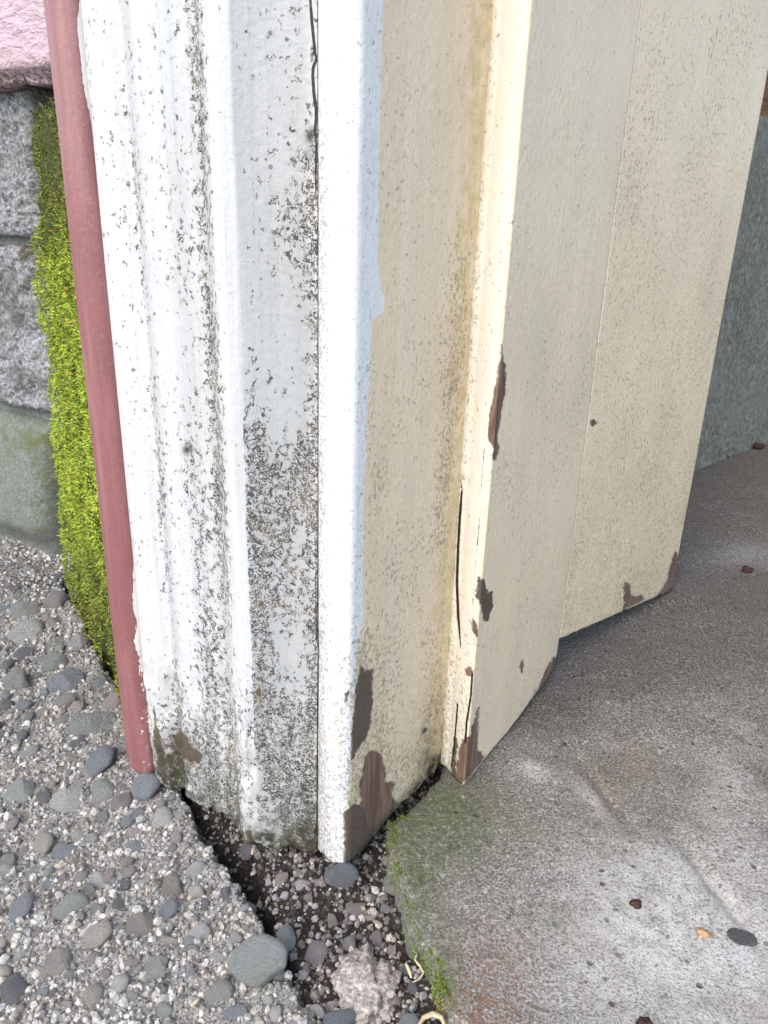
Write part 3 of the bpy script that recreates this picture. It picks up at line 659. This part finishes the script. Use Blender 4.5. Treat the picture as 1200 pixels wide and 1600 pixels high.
# --- jamb board behind, cut short of the floor
hi = P_i - P_h; uhi = hi / np.linalg.norm(hi)
plan = resample([P_h, P_i - uhi * 0.0012, P_i + np.array([0.0, 0.0])], 0.0012)
z_h = height_at(879, 995, P_h, P_i)
q_ = np.linspace(0, 1, len(plan))
zb = np.interp(q_, [0, 0.97, 1], [z_h, 0.0165, 0.020]) + (fbm(q_ * 40, q_ * 0, 64, 3) - 0.5) * 0.0012
CH_B = [(0, [(976, 908), (985, 915), (988, 932), (1003, 929), (1008, 937), (990, 947), (973, 954)]), (0, [(1056, 862), (1066, 880), (1055, 925), (1026, 932), (1040, 910), (1046, 885)]),
        (1, [(922, 658), (928, 655), (934, 660), (926, 667)])]
def f_board(P, S, Z):
    px, py = to_photo(P); x0 = x0_of(px, py)
    nz = fbm(S * 35, Z * 22, 65, 4) - 0.5
    gr = 0.25 + 0.35 * nz + 0.10 * sstep(200, 800, py)
    chip, tone = chips(px, py, CH_B)
    edge_x = np.interp(py, [0, 190, 920], [1240, 1196, 1050])
    nib = (edge_x - px) * MM - 0.5 - 2.2 * np.clip(fbm(Z * 90, Z * 0, 66, 3) - 0.42, 0, 1) * 4 * np.interp(py, [0, 230, 300, 380, 500, 700, 900], [0, .3, 1, .8, .4, .3, .5])
    chip = np.minimum(chip, nib + 1.2)
    crack = np.minimum.reduce([line_dist(px, py, [(1128, 15), (1118, 60), (1104, 118)]), line_dist(px, py, [(1108, 20), (1112, 60), (1107, 90)])]) * MM + 0.15
    st = np.clip(0.22 + 0.25 * sstep(500, 950, py) + nz * 0.3, 0, 1)
    damp = 0.3 * sstep(0.028, 0.018, Z) * (nz > 0)
    return dict(chip=chip, tone=tone, grime=np.clip(gr, 0, 1), white=chip * 0 - 20, crack=crack, stain_shade=st * 0.7, damp=damp)
bi = np.array([-uhi[1], uhi[0]]) * 0.022
panel('jamb_board', plan, zb, 2.1, (P_h + bi, P_i + bi), M_beige, frame, f_board, disp=lambda S, Z: (fbm(S * 30, Z * 8, 67, 3) - 0.5) * 0.0009)['label'] = 'beige jamb board cut short above the floor'

# ------------------------------------------------------------------ inner concrete wall and its timber plate
W0 = at(1090, 735, Z_SLAB)[:2]; W1 = at(1200, 690, Z_SLAB)[:2]; wd = (W1 - W0) / np.linalg.norm(W1 - W0); wn_ = np.array([-wd[1], wd[0]])
zt = height_at(1197, 182, W0, W1)
wall = empty('inner_wall', tuple(W0) + (0,)); wall.location = (0, 0, 0)
tag(wall, 'damp green grey concrete wall behind the right edge of the door jamb', 'wall')
pw = resample([W0 - wd * 0.30, W0 + wd * 3.2], 0.006)
def f_wall(P, S, Z):
    return dict(lichen=0.25 * (fbm(S * 9, Z * 9, 81, 3) > 0.55).astype(float), green=0.35 * fbm(S * 6, Z * 6, 82, 3))
panel('wall_face', pw, -0.02, zt, (pw[0] + wn_ * 0.12, pw[-1] + wn_ * 0.12), M_inner, wall, f_wall, dz=0.006, zfine=1.0,
      disp=lambda S, Z: (fbm(S * 18, Z * 18, 83, 4) - 0.5) * 0.006)
a_, b_ = pw[0], pw[-1]
prism('sill_plate', [tuple(a_ + wn_ * 0.01), tuple(b_ + wn_ * 0.01), tuple(b_ + wn_ * 0.11), tuple(a_ + wn_ * 0.11)], zt + 0.001, zt + 0.06, M_wood, wall)
prism('wall_boarding', [tuple(a_ + wn_ * 0.03), tuple(b_ + wn_ * 0.03), tuple(b_ + wn_ * 0.10), tuple(a_ + wn_ * 0.10)], zt + 0.062, 2.35, M_wood, wall)
c1 = P_i + inward * 0.02; farR = b_ + np.array([2.2, -1.6]); nearR = P_c + np.array([2.6, -1.9])
unseen_ceiling_plan = [tuple(P_b2 + inward * 0.05), tuple(nearR + inward * 0.05), tuple(farR + inward * 0.8), tuple(b_), tuple(a_ + wn_ * 0.1 - wd * 0.1)]
o = prism('unseen_ceiling', unseen_ceiling_plan, 2.36, 2.48, M_unseen_ceiling); tag(o, kind='structure')  # out of view, added to keep sky light off the garage interior

# ------------------------------------------------------------------ left: block foundation, pink siding
F0 = at(0, 832, 0)[:2]; F1 = at(105, 868, 0)[:2]; fd = (F1 - F0) / np.linalg.norm(F1 - F0); fn = np.array([fd[1], -fd[0]])
if fn[1] > 0: fn = -fn
found = empty('block_foundation')
tag(found, 'rough grey concrete block foundation under the pink wall', 'foundation')
FB = F0 - fd * 0.25
def zf(py, px=40, out=0.0): return height_at(px, py, F0 + fn * out, F1 + fn * out)
rows = [(zf(372), zf(133), 52, 70, M_block, 0.2, 0.3, 0.0, 91), (zf(642), zf(385), 76, 80, M_block, 0.9, 0.4, 0.0, 92), (-0.03, zf(652), 82, 104, M_parge, 0.1, 0.7, 0.004, 93)]
for zlo, zhi, pxt, pxb, mt, li, gn, bulge, sd in rows:
    rt = on_line(pxb, F0, F1, py={91: 370, 92: 560, 93: 860}[sd])
    pw = resample([FB, rt], 0.0016); Lw = np.linalg.norm(rt - FB)
    def dsp(S, Z, zlo=zlo, zhi=zhi, sd=sd, Lw=Lw, bulge=bulge):
        e = np.minimum(np.minimum(zhi - Z, Lw - S), Z - zlo if sd != 93 else 1.0); rr = 0.010 if sd != 93 else 0.022
        d = -rr * (1 - np.sqrt(np.clip(1 - np.clip(1 - e / rr, 0, 1) ** 2, 0, 1)))
        if sd == 93: d = d + 0.018 * np.sin(np.clip((zhi - Z) / (zhi - 0.0), 0, 1) * np.pi * 0.62) - 0.012 * sstep(0.03, 0.0, Z)
        a = 0.016 if sd != 93 else 0.0045
        return d + (fbm(S * 30, Z * 30, sd, 4, 0.6) - 0.5) * a + (fbm(S * 170, Z * 170, sd + 5, 3, 0.6) - 0.5) * a * 0.35
    def ff(P, S, Z, li=li, gn=gn, sd=sd, Lw=Lw, zlo=zlo, zhi=zhi):
        g = gn * np.exp(-((Lw - S) / 0.02) ** 2)
        if sd == 93: g = g + 0.8 * np.exp(-((Z - (zhi - 0.02)) / 0.018) ** 2)
        l = li * sstep(0.3, 0.6, fbm(S * 12, Z * 12, sd + 9, 3)) + 0.8 * np.exp(-((zhi - Z) / 0.012) ** 2) * (sd == 92)
        return dict(lichen=np.clip(l, 0, 1), green=np.clip(g, 0, 1))
    b = panel('concrete_block', pw, zlo, zhi, (FB - fn * 0.09, rt - fn * 0.09), mt, found, ff, dz=0.0016, zfine=1.0, disp=dsp)
    if sd == 93: b['label'] = 'smooth cement rendered foot with rounded base'
# mortar behind the blocks
e1 = F1 + fd * 0.02
prism('mortar_bed', [tuple(FB - fn * 0.012), tuple(e1 - fn * 0.012), tuple(e1 - fn * 0.10), tuple(FB - fn * 0.10)], -0.03, zf(120), M_parge, found)

zp = zf(112, 40, 0.022) - 0.006; pink = empty('pink_siding'); tag(pink, 'pink textured painted siding in the top left corner above the blocks', 'wall')
pk = resample([FB + fn * 0.022, e1 + fn * 0.022 + fd * 0.08], 0.002)
panel('siding_board', pk, zp + (fbm(np.arange(len(pk)) * 0.08, np.arange(len(pk)) * 0.0, 95, 3) - 0.5) * 0.006, 2.4, (pk[0] - fn * 0.03, pk[-1] - fn * 0.03), M_pink, pink,
      lambda P, S, Z: dict(grime=sstep(zp + 0.020, zp + 0.003, Z + (fbm(S * 50, Z * 50, 96, 3) - 0.5) * 0.012)), dz=0.002, zfine=0.75,
      disp=lambda S, Z: (fbm(S * 60, Z * 120, 97, 3) - 0.5) * 0.003 - 0.008 * sstep(zp + 0.010, zp, Z))
prism('sill_board', [tuple(FB + fn * 0.006), tuple(e1 + fn * 0.006 + fd * 0.05), tuple(e1 - fn * 0.05 + fd * 0.05), tuple(FB - fn * 0.05)], zf(134, 40, 0.006), zp + 0.006, M_sill, pink)

# ------------------------------------------------------------------ moss on the return between the blocks and the red edge
M0 = at(112, 935, 0)[:2]; M1 = P_red + np.array([0.004, 0.022]); md = (M1 - M0) / np.linalg.norm(M1 - M0); mn = np.array([md[1], -md[0]])
if mn[0] > 0: mn = -mn
Lm = np.linalg.norm(M1 - M0)
mp = resample([M0 + md * 0.008, M1], 0.0025)
def moss_d(S, Z): return 0.008 * fbm(S * 30, Z * 22, 101, 3) + 0.008 * fbm(S * 95, Z * 80, 111, 2) - 0.0105 - 0.034 * np.clip(Z, 0, 0.4)
bed = panel('return_wall', mp, -0.02, height_at(80, 140, M0, M1), (M0 - mn * 0.09 + md * 0.03, M1 - mn * 0.05), M_mossbed, found, lambda P, S, Z: {}, dz=0.003, zfine=1.0, disp=moss_d)
bed['label'] = 'dark return of the foundation covered in moss'

def leaves(name, pos, nrm, length, tint, mat, droop=0.4, width=0.28, parent=None):
    """many small bent two-segment leaves"""
    n = len(pos); d = nrm + rng.normal(0, 0.75, (n, 3)); d[:, 2] += 0.15
    d /= np.linalg.norm(d, axis=1)[:, None]
    side = np.cross(d, rng.normal(0, 1, (n, 3))); side /= np.linalg.norm(side, axis=1)[:, None] + 1e-9
    L = length[:, None]; w = side * L * width * 0.5
    bend = rng.normal(0, 0.35, (n, 3)) * L; bend[:, 2] -= droop * L[:, 0] * rng.random(n)
    a = pos; m = pos + d * L * 0.55; e = pos + d * L * 0.9 + bend
    V = np.stack([a - w * 0.6, a + w * 0.6, m + w, m - w, e], 1).reshape(-1, 3)
    b = np.arange(n) * 5
    q = np.stack([b, b + 1, b + 2, b + 3], -1)
    t = np.stack([b + 3, b + 2, b + 4], -1)
    li = [q, t]
    me = bpy.data.meshes.new(name); me.vertices.add(len(V)); me.vertices.foreach_set('co', V.astype(np.float32).ravel())
    loops = np.concatenate([q.ravel(), t.ravel()]).astype(np.int32)
    st = np.concatenate([np.arange(n) * 4, n * 4 + np.arange(n) * 3]).astype(np.int32); tot = np.concatenate([np.full(n, 4), np.full(n, 3)]).astype(np.int32)
    me.loops.add(len(loops)); me.loops.foreach_set('vertex_index', loops); me.polygons.add(2 * n)
    me.polygons.foreach_set('loop_start', st); me.polygons.foreach_set('loop_total', tot); me.polygons.foreach_set('use_smooth', np.full(2 * n, True))
    me.update(calc_edges=True)
    c = np.repeat(tint, 5, 0); sh = np.tile(np.array([0.6, 0.6, 1, 1, 1.1]), n)[:, None] * 0 + 1
    at_ = me.attributes.new('tint', 'FLOAT_COLOR', 'POINT'); at_.data.foreach_set('color', np.concatenate([c * sh, np.ones((len(c), 1))], 1).astype(np.float32).ravel())
    me.materials.append(mat); o = bpy.data.objects.new(name, me); COL.objects.link(o)
    if parent: o.parent = parent
    return o
n = 60000
z_mt = height_at(80, 128, M0, M1)
s = rng.random(n) * (Lm + 0.004) - 0.004; z = rng.random(n) * z_mt
P = np.stack([M0[0] + md[0] * s, M0[1] + md[1] * s, z], -1)
tpx, tpy = to_photo(P); nzm = fbm(s * 40, z * 30, 103, 3)
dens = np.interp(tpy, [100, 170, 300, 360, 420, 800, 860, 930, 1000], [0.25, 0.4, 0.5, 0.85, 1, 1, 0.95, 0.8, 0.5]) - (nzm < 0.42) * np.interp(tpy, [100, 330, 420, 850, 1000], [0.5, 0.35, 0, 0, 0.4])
keep = (rng.random(n) < dens) & (s > 0.014 * fbm(z * 60, z * 0 + 4, 104, 3) - 0.004)
P = P[keep]; s = s[keep]; z = z[keep]; tpy = tpy[keep]; nzm = nzm[keep]; nn = len(P)
dd = moss_d(s, z) + 0.006 * np.clip(1 - np.abs(nzm - 0.6), 0, 1) * sstep(330, 450, tpy)
P[:, 0] += mn[0] * dd; P[:, 1] += mn[1] * dd
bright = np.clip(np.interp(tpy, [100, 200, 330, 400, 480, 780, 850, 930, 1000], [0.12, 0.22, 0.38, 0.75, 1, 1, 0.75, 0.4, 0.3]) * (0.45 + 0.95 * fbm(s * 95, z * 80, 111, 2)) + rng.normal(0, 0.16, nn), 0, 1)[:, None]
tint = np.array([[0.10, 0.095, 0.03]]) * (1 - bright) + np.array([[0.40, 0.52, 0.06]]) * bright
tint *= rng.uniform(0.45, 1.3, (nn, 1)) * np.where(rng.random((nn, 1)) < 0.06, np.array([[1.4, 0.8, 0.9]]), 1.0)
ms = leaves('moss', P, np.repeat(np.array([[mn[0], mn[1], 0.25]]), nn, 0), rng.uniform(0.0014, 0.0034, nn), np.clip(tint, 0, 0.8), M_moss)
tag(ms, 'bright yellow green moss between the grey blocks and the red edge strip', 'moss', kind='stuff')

# moss along the slab edge
nE = 22000
yy = rng.uniform(at(720, 1605, 0)[1], at(612, 1300, 0)[1], nE); oo = np.abs(rng.normal(0, 1, nE)) * (0.007 + 0.013 * np.exp(-((yy - at(640, 1400)[1]) / 0.022) ** 2)); xx = slab_left(yy) + oo - 0.0015
pz = np.where(oo < 0.0018, rng.uniform(-0.002, Z_SLAB - 0.002, nE), Z_SLAB - 0.001)
ex, ey = to_photo(np.stack([xx, yy, pz], -1))
dn = np.interp(ey, [1290, 1330, 1380, 1420, 1450, 1475, 1500, 1530, 1560, 1600], [0.35, 0.6, 0.95, 1, 0.6, 0.15, 0.8, 0.9, 0.8, 0.8])
kp = (rng.random(nE) < dn * np.clip(4.5 * (fbm(xx * 190, yy * 190, 120, 3) - 0.42), 0.06, 1)) & ((pz > Z_SLAB - 0.003) | (rng.random(nE) < 0.9)); xx, yy, pz, ey = xx[kp], yy[kp], pz[kp], ey[kp]; k_ = len(xx)
rb = np.clip(sstep(1540, 1590, ey) + rng.normal(0, 0.2, k_), 0, 1)[:, None]
tint = (np.array([[0.16, 0.235, 0.05]]) * (1 - rb) + np.array([[0.30, 0.20, 0.08]]) * rb) * rng.uniform(0.6, 1.3, (k_, 1))
ms = leaves('moss', np.stack([xx, yy, pz], -1), np.repeat(np.array([[-0.5, -0.3, 0.9]]), k_, 0), rng.uniform(0.0010, 0.0022, k_), tint, M_moss)
tag(ms, 'short green and rusty moss fringing the broken slab edge', 'moss', kind='stuff')

# ------------------------------------------------------------------ pebbles set in the driveway
def ico():
    import bmesh
    bm = bmesh.new(); bmesh.ops.create_icosphere(bm, subdivisions=4, radius=1.0)
    V = np.array([v.co[:] for v in bm.verts]); F = np.array([[v.index for v in f.verts] for f in bm.faces]); bm.free(); return V, F
IV, IF = ico()
stone_meshes = []
for k in range(14):
    r_ = np.random.default_rng(200 + k); V = IV.copy()
    for j in range(5 if k % 3 else 10):                          # flattened sides
        nrm = r_.normal(0, 1, 3); nrm /= np.linalg.norm(nrm); d = r_.uniform(0.52, 0.88)
        ex_ = np.clip(V @ nrm - d, 0, None); V = V - ex_[:, None] * nrm[None] * (0.75 if k % 3 else 0.92)
    w = sum(np.sin(V @ r_.normal(0, 2.2, 3) + r_.random() * 6)[:, None] * 0.045 for _ in range(3)); V = V * (1 + w)
    V = V * (1 + 0.10 * (fbm(V[:, 0] * 2.2 + 9 + k, V[:, 1] * 2.2 + V[:, 2] * 1.9 + 9, 400 + k, 5, 0.6) - 0.5))[:, None]
    me = bpy.data.meshes.new('pebble'); me.from_pydata(V.tolist(), [], IF.tolist()); me.polygons.foreach_set('use_smooth', np.full(len(IF), True)); me.materials.append(M_stone)
    stone_meshes.append(me)
PAL = dict(g=(0.46, 0.46, 0.42), b=(0.42, 0.445, 0.47), t=(0.52, 0.48, 0.42), c=(0.70, 0.65, 0.55), w=(0.70, 0.69, 0.65), m=(0.48, 0.42, 0.41), p=(0.66, 0.55, 0.51), d=(0.25, 0.25, 0.26), e=(0.49, 0.515, 0.475))
def pebble(px, py, w, h, col, ang=0, parent=None, mi=None, lift=0.25, flat=0.8, z=None, name='pebble'):
    p = at(px, py, 0.002); dist = np.linalg.norm(p - np.array([0, 0, H])); dep = (p - np.array([0, 0, H])) @ R[:, 2]; m = dep / FPX
    a = w * m * 0.52; rz_ = min(a, 0.0075 + 0.25 * a) * flat
    sinE = H / dist
    b = max(0.6 * a, min(1.5 * a, (h * m * 0.54 / sinE) - rz_ * 0.35))
    o = bpy.data.objects.new(name, stone_meshes[mi if mi is not None else random.randrange(len(stone_meshes))]); COL.objects.link(o)
    o.scale = (a, b, rz_); zz = gz(p[0], p[1]) if z is None else z
    o.location = (p[0], p[1], zz + rz_ * lift); o.rotation_euler = (random.uniform(-.12, .12), random.uniform(-.12, .12), math.radians(-ang))
    c = PAL[col] if isinstance(col, str) else col; f = random.uniform(0.95, 1.30)
    o.color = tuple(min(1, v * f) for v in c) + (1.0,)
    if parent: o.parent = parent
    return o
BIG = [(343, 1548, 46, 48, 'g', 10), (265, 1380, 54, 38, 't', 8), (266, 1416, 28, 30, 'b', 0),
       (218, 1440, 46, 40, 't', 0), (243, 1510, 46, 42, 'g', 20), (110, 1412, 56, 40, 'e', -25), (35, 1412, 34, 52, 'b', 0), (155, 1458, 40, 44, 'c', 30), (90, 1500, 42, 42, 't', -30),
       (62, 1520, 28, 26, 'c', 0), (145, 1133, 74, 46, 'e', 0), (160, 1190, 42, 42, 'b', 0), (105, 1250, 48, 46, 'w', 0), (160, 1240, 36, 44, 'e', -20), (188, 1253, 30, 42, 'm', 0),
       (230, 1232, 44, 38, 'b', -25), (253, 1280, 30, 42, 'w', 0), (210, 1320, 30, 22, 'b', 0), (102, 1327, 40, 28, 'b', 15), (70, 1316, 30, 32, 'c', -30), (76, 1374, 22, 28, 'b', 0), (92, 1383, 16, 16, 'm', 0),
       (98, 1366, 18, 18, 'm', 0), (40, 980, 52, 34, 'w', -10), (84, 940, 34, 26, 'm', 0), (38, 952, 42, 26, 'g', 0), (102, 1065, 54, 36, 'b', -25), (122, 1000, 30, 26, 'w', 0), (85, 1030, 44, 30, 'e', -20),
       (25, 1065, 48, 26, 'g', 0), (40, 1016, 34, 24, 'd', 0), (155, 1065, 22, 20, 'b', 0), (178, 1095, 28, 38, 'p', 0), (122, 1103, 22, 30, 'p', -30), (37, 1100, 24, 18, 'b', 0), (105, 1098, 32, 14, 'g', -15),
       (122, 1156, 22, 18, 'd', 0), (312, 1456, 44, 30, 'w', -25), (368, 1466, 20, 18, 'w', 0), (298, 1478, 26, 20, 'g', 0), (492, 1470, 40, 44, 'm', 20), (20, 1540, 40, 50, 'd', -40), (30, 1234, 46, 38, 'e', 0),
       (68, 1242, 28, 22, 'd', 0), (8, 1100, 26, 18, 'd', 0), (215, 1268, 24, 18, 'b', 0), (305, 1390, 26, 24, 'c', -30), (305, 1355, 34, 24, 'w', -35), (145, 1550, 36, 34, 't', -30), (185, 1410, 22, 20, 'd', 0), (295, 1468, 22, 22, 'b', 0),
       (8, 1356, 20, 18, 'w', 0), (12, 1340, 26, 34, 'g', -35), (128, 1280, 16, 14, 'p', 0), (150, 1370, 24, 24, 'w', 0), (170, 1365, 20, 22, 'm', 0), (140, 1388, 18, 28, 'e', -40), (125, 1430, 14, 22, 'g', -20), (55, 1452, 18, 16, 'm', 0), (66, 1420, 24, 18, 'w', 0),
       (420, 1452, 16, 14, 'p', 0), (610, 1365, 28, 48, 'g', 0), (350, 1390, 20, 26, 'd', 0), (385, 1310, 22, 30, 'd', 0), (365, 1580, 40, 30, 'b', 0), (472, 1500, 20, 18, 'w', 0), (430, 1578, 22, 24, 'w', 0), (418, 1560, 18, 14, 'w', 0),
       (470, 1370, 26, 20, 'w', 0), (440, 1362, 22, 26, 'p', 0), (560, 1400, 30, 24, 'm', 0), (590, 1445, 20, 26, 'm', 0), (545, 1455, 22, 24, 'g', 0), (600, 1540, 40, 36, 'm', 0), (640, 1580, 34, 26, 'b', 0), (520, 1420, 20, 16, 'g', 0)]
for b in BIG:
    pebble(*b, parent=drive, lift=random.uniform(-0.25, 0.2))
taken = [(at(b[0], b[1])[0], at(b[0], b[1])[1], b[2] * 0.00016) for b in BIG] + [(at(410, 1525)[0], at(410, 1525)[1], 0.016)]
cnt = 0
while cnt < 190:
    px, py = random.uniform(-20, 330), random.uniform(880, 1640)
    if random.random() < 0.14: px, py = random.uniform(330, 660), random.uniform(1340, 1620)
    p = at(px, py); dep = (p - np.array([0, 0, H])) @ R[:, 2]; sz = random.choice([0.0022, 0.0026, 0.003, 0.0034, 0.0042])
    if p[0] > slab_left(np.array([p[1]]))[0] - 0.004 or px > 40 + (py - 860) * 0.72 and py < 1330: continue
    if any((p[0] - a) ** 2 + (p[1] - b) ** 2 < (c + sz) ** 2 for a, b, c in taken): continue
    w = 2 * sz / dep * FPX; taken.append((p[0], p[1], sz))
    pebble(px, py, w, w * random.uniform(0.6, 1.1), random.choice('ggbtcwwmpdee'), random.uniform(-40, 40), drive, lift=random.uniform(-0.3, 0.3)); cnt += 1

# grit: countless small grains, one object
phi = (1 + 5 ** 0.5) / 2
I12 = np.array([(-1, phi, 0), (1, phi, 0), (-1, -phi, 0), (1, -phi, 0), (0, -1, phi), (0, 1, phi), (0, -1, -phi), (0, 1, -phi), (phi, 0, -1), (phi, 0, 1), (-phi, 0, -1), (-phi, 0, 1)]) / 1.9
T20 = np.array([(0, 11, 5), (0, 5, 1), (0, 1, 7), (0, 7, 10), (0, 10, 11), (1, 5, 9), (5, 11, 4), (11, 10, 2), (10, 7, 6), (7, 1, 8), (3, 9, 4), (3, 4, 2), (3, 2, 6), (3, 6, 8), (3, 8, 9), (4, 9, 5), (2, 4, 11), (6, 2, 10), (8, 6, 7), (9, 8, 1)])
ng = 44000
gx = rng.uniform(-0.42, 0.04, ng); gy = 0.19 + 0.56 * rng.random(ng) ** 1.35
gpx, gpy = to_photo(np.stack([gx, gy, gy * 0], -1))
ok = (gpx > -30) & (gpx < 720) & (gpy < 1660) & (gx < slab_left(gy) - 0.002) & (rng.random(ng) < 0.95)
gx, gy, gpx, gpy = gx[ok], gy[ok], gpx[ok], gpy[ok]; ng = len(gx)
gs = np.exp(rng.normal(math.log(0.00105), 0.42, ng)); gs = np.clip(gs, 0.0005, 0.0026)
gzv = gz(gx, gy)
shape = rng.uniform(0.6, 1.25, (ng, 1, 3)) * gs[:, None, None]
ang = rng.random(ng) * 6.28; ca, sa = np.cos(ang)[:, None], np.sin(ang)[:, None]
Vg = I12[None] * (1 + rng.normal(0, 0.12, (ng, 12, 1))) * shape
X = Vg[..., 0] * ca - Vg[..., 1] * sa; Y = Vg[..., 0] * sa + Vg[..., 1] * ca
Vg = np.stack([X + gx[:, None], Y + gy[:, None], Vg[..., 2] + (gzv - gs * 0.05)[:, None]], -1).reshape(-1, 3)
Fg = (T20[None] + (np.arange(ng) * 12)[:, None, None]).reshape(-1, 3)
soilg = ground_fields(gx, gy)[1]
pal = np.array([(0.48, 0.46, 0.42), (0.56, 0.54, 0.49), (0.38, 0.37, 0.35), (0.26, 0.26, 0.265), (0.46, 0.41, 0.34), (0.19, 0.17, 0.155), (0.64, 0.625, 0.58)])
pi_ = np.where(rng.random(ng) < soilg * 0.88, rng.choice([3, 5, 5, 4, 5], ng), rng.integers(0, 7, ng))
tint = pal[pi_] * rng.uniform(0.75, 1.2, (ng, 1))
gr = mesh_obj('grit', Vg, None, M_grain, drive, quads=Fg, attrs=dict(tint=np.repeat(tint, 12, 0)), smooth=False)
gr['kind'] = 'stuff'

# ------------------------------------------------------------------ loose things
def loose(label, cat, *a, **k):
    o = pebble(*a, **k); tag(o, label, cat, 'loose pebbles by the crack'); return o
loose('large smooth grey green oval pebble beside the crack at the bottom', 'pebble', 410, 1524, 96, 62, (0.60, 0.64, 0.60), 5, mi=1, lift=0.75, flat=1.0)
loose('speckled blue grey pebble at the bottom edge, right of the large oval pebble', 'pebble', 530, 1586, 52, 42, (0.25, 0.28, 0.31), 0, mi=4, lift=0.6)
loose('dark blue grey pebble wedged under the pointed foot of the jamb', 'pebble', 534, 1368, 54, 36, (0.26, 0.28, 0.30), 0, mi=2, lift=0.2)
loose('pale wedge shaped stone chip standing beside the crack', 'pebble', 446, 1458, 30, 44, (0.42, 0.45, 0.44), -20, mi=3, lift=0.6)
ZS = Z_SLAB + 0.0008
o = pebble(1150, 1492, 52, 24, (0.115, 0.12, 0.13), 12, parent=slab, mi=1, z=ZS - 0.0018, lift=0.1, flat=0.35, name='embedded_stone'); o['label'] = 'dark flat stone set flush in the slab'
def crumb(name, label, cat, px, py, r, mat, seed, flat=0.6, z=ZS, parent=None):
    r_ = np.random.default_rng(seed); p = at(px, py, z); V = IV * (1 + 0.22 * np.sin(IV @ r_.normal(0, 3, (3, 3))).sum(1, keepdims=True) * 0.5 + r_.normal(0, 0.07, (len(IV), 1)))
    V = V * np.array([r, r * 0.85, r * flat]) + np.array([p[0], p[1], z + r * flat * 0.5])
    o = mesh_obj(name, V, None, mat, parent, quads=IF, attrs=dict(tint=np.full((len(V), 3), 0.2)))
    if cat: tag(o, label, cat, 'dark crumbs lying on the slab' if cat == 'debris' else None)
    return o
crumb('dry_seed', 'small orange dry seed lying on the pale slab', 'seed', 1098, 1462, 0.0028, M_orange, 1)
M_debris = simple_noise('dark_debris', (0.02, 0.014, 0.012), (0.09, 0.05, 0.04), 500)
for lab, px, py, rr, sd in [('dark red brown crumb in the middle of the pale slab', 993, 1414, 0.0026, 2), ('black crumb at the very bottom edge of the slab', 1007, 1602, 0.0030, 3),
                            ('black crumb by the pale patch on the shaded slab far right', 1168, 892, 0.0046, 4), ('larger dark crumb at the foot of the inner wall', 1186, 700, 0.007, 5),
                            ('smaller dark crumb at the foot of the inner wall', 1133, 714, 0.005, 6)]:
    crumb('debris_crumb', lab, 'debris', px, py, rr, M_debris, sd)
# crumbly mortar lump in the dirt strip
p = at(572, 1530, 0); r_ = np.random.default_rng(9)
c = np.array([p[0], p[1], gz(p[0], p[1])])
V = IV * np.array([0.015, 0.024, 0.010]); f = fbm(IV[:, 0] * 3 + 9, IV[:, 1] * 3 + IV[:, 2] * 2 + 9, 301, 4)[:, None]
import bmesh
bm = bmesh.new(); bmesh.ops.create_icosphere(bm, subdivisions=5, radius=1.0)
V = np.array([v.co[:] for v in bm.verts]); F = np.array([[v.index for v in f_.verts] for f_ in bm.faces]); bm.free()
f = fbm(V[:, 0] * 2.2 + 9, V[:, 1] * 2.2 + V[:, 2] * 1.7 + 9, 301, 4) * 0.7 + fbm(V[:, 0] * 14 + 9, V[:, 1] * 14 + V[:, 2] * 11 + 9, 305, 3) * 0.30
V = V * (0.35 + 1.0 * f)[:, None] * np.array([0.015, 0.022, 0.009]) + c + np.array([0, 0, 0.0012])
tag(mesh_obj('mortar_lump', V, None, M_mortar, None, quads=F), 'pale pinkish crumbly mortar lump in the dirt strip', 'mortar')
# straw bits
def tube(name, pts, r, mat, label=None, cat=None, seg=6):
    pts = np.array(pts); n = len(pts); V = []
    for i in range(n):
        t = pts[min(i + 1, n - 1)] - pts[max(i - 1, 0)]; t = t / np.linalg.norm(t); u = np.cross(t, [0, 0, 1.0]); u = u / (np.linalg.norm(u) + 1e-9); v = np.cross(t, u)
        rr = r * (0.45 + 0.55 * math.sin(math.pi * (i + 0.7) / (n + 0.4)))
        for k in range(seg): V.append(pts[i] + rr * (u * math.cos(k * 6.2832 / seg) + v * math.sin(k * 6.2832 / seg)))
    q = [[i * seg + k, i * seg + (k + 1) % seg, (i + 1) * seg + (k + 1) % seg, (i + 1) * seg + k] for i in range(n - 1) for k in range(seg)]
    o = mesh_obj(name, V, [list(range(seg))[::-1], list(range((n - 1) * seg, n * seg))], mat, quads=q)
    if label: tag(o, label, cat, 'bits of dry straw')
    return o
def path(pxs, z):
    out = []
    for a, b in zip(pxs[:-1], pxs[1:]):
        for k in range(4): out.append((a[0] + (b[0] - a[0]) * k / 4, a[1] + (b[1] - a[1]) * k / 4))
    out.append(pxs[-1]); return [at(x, y, z) for x, y in out]
tube('straw', path([(652, 1606), (662, 1590), (676, 1584), (690, 1590), (696, 1606)], 0.004), 0.0011, M_straw, 'curled dry straw at the bottom by the slab edge', 'straw')
tube('straw', path([(645, 1535), (655, 1530), (662, 1520), (655, 1508), (648, 1500), (652, 1490)], 0.004), 0.0005, M_straw, 'thin pale looping fibre beside the slab edge moss', 'straw')
tube('straw', path([(634, 1505), (640, 1518), (643, 1528)], 0.004), 0.0008, M_straw, 'short straight straw bit in the dirt beside the slab', 'straw')
tube('straw', path([(298, 1572), (306, 1566), (312, 1560)], 0.003), 0.0008, M_straw, 'short straw bit on the gravel left of the grey pebbles', 'straw')
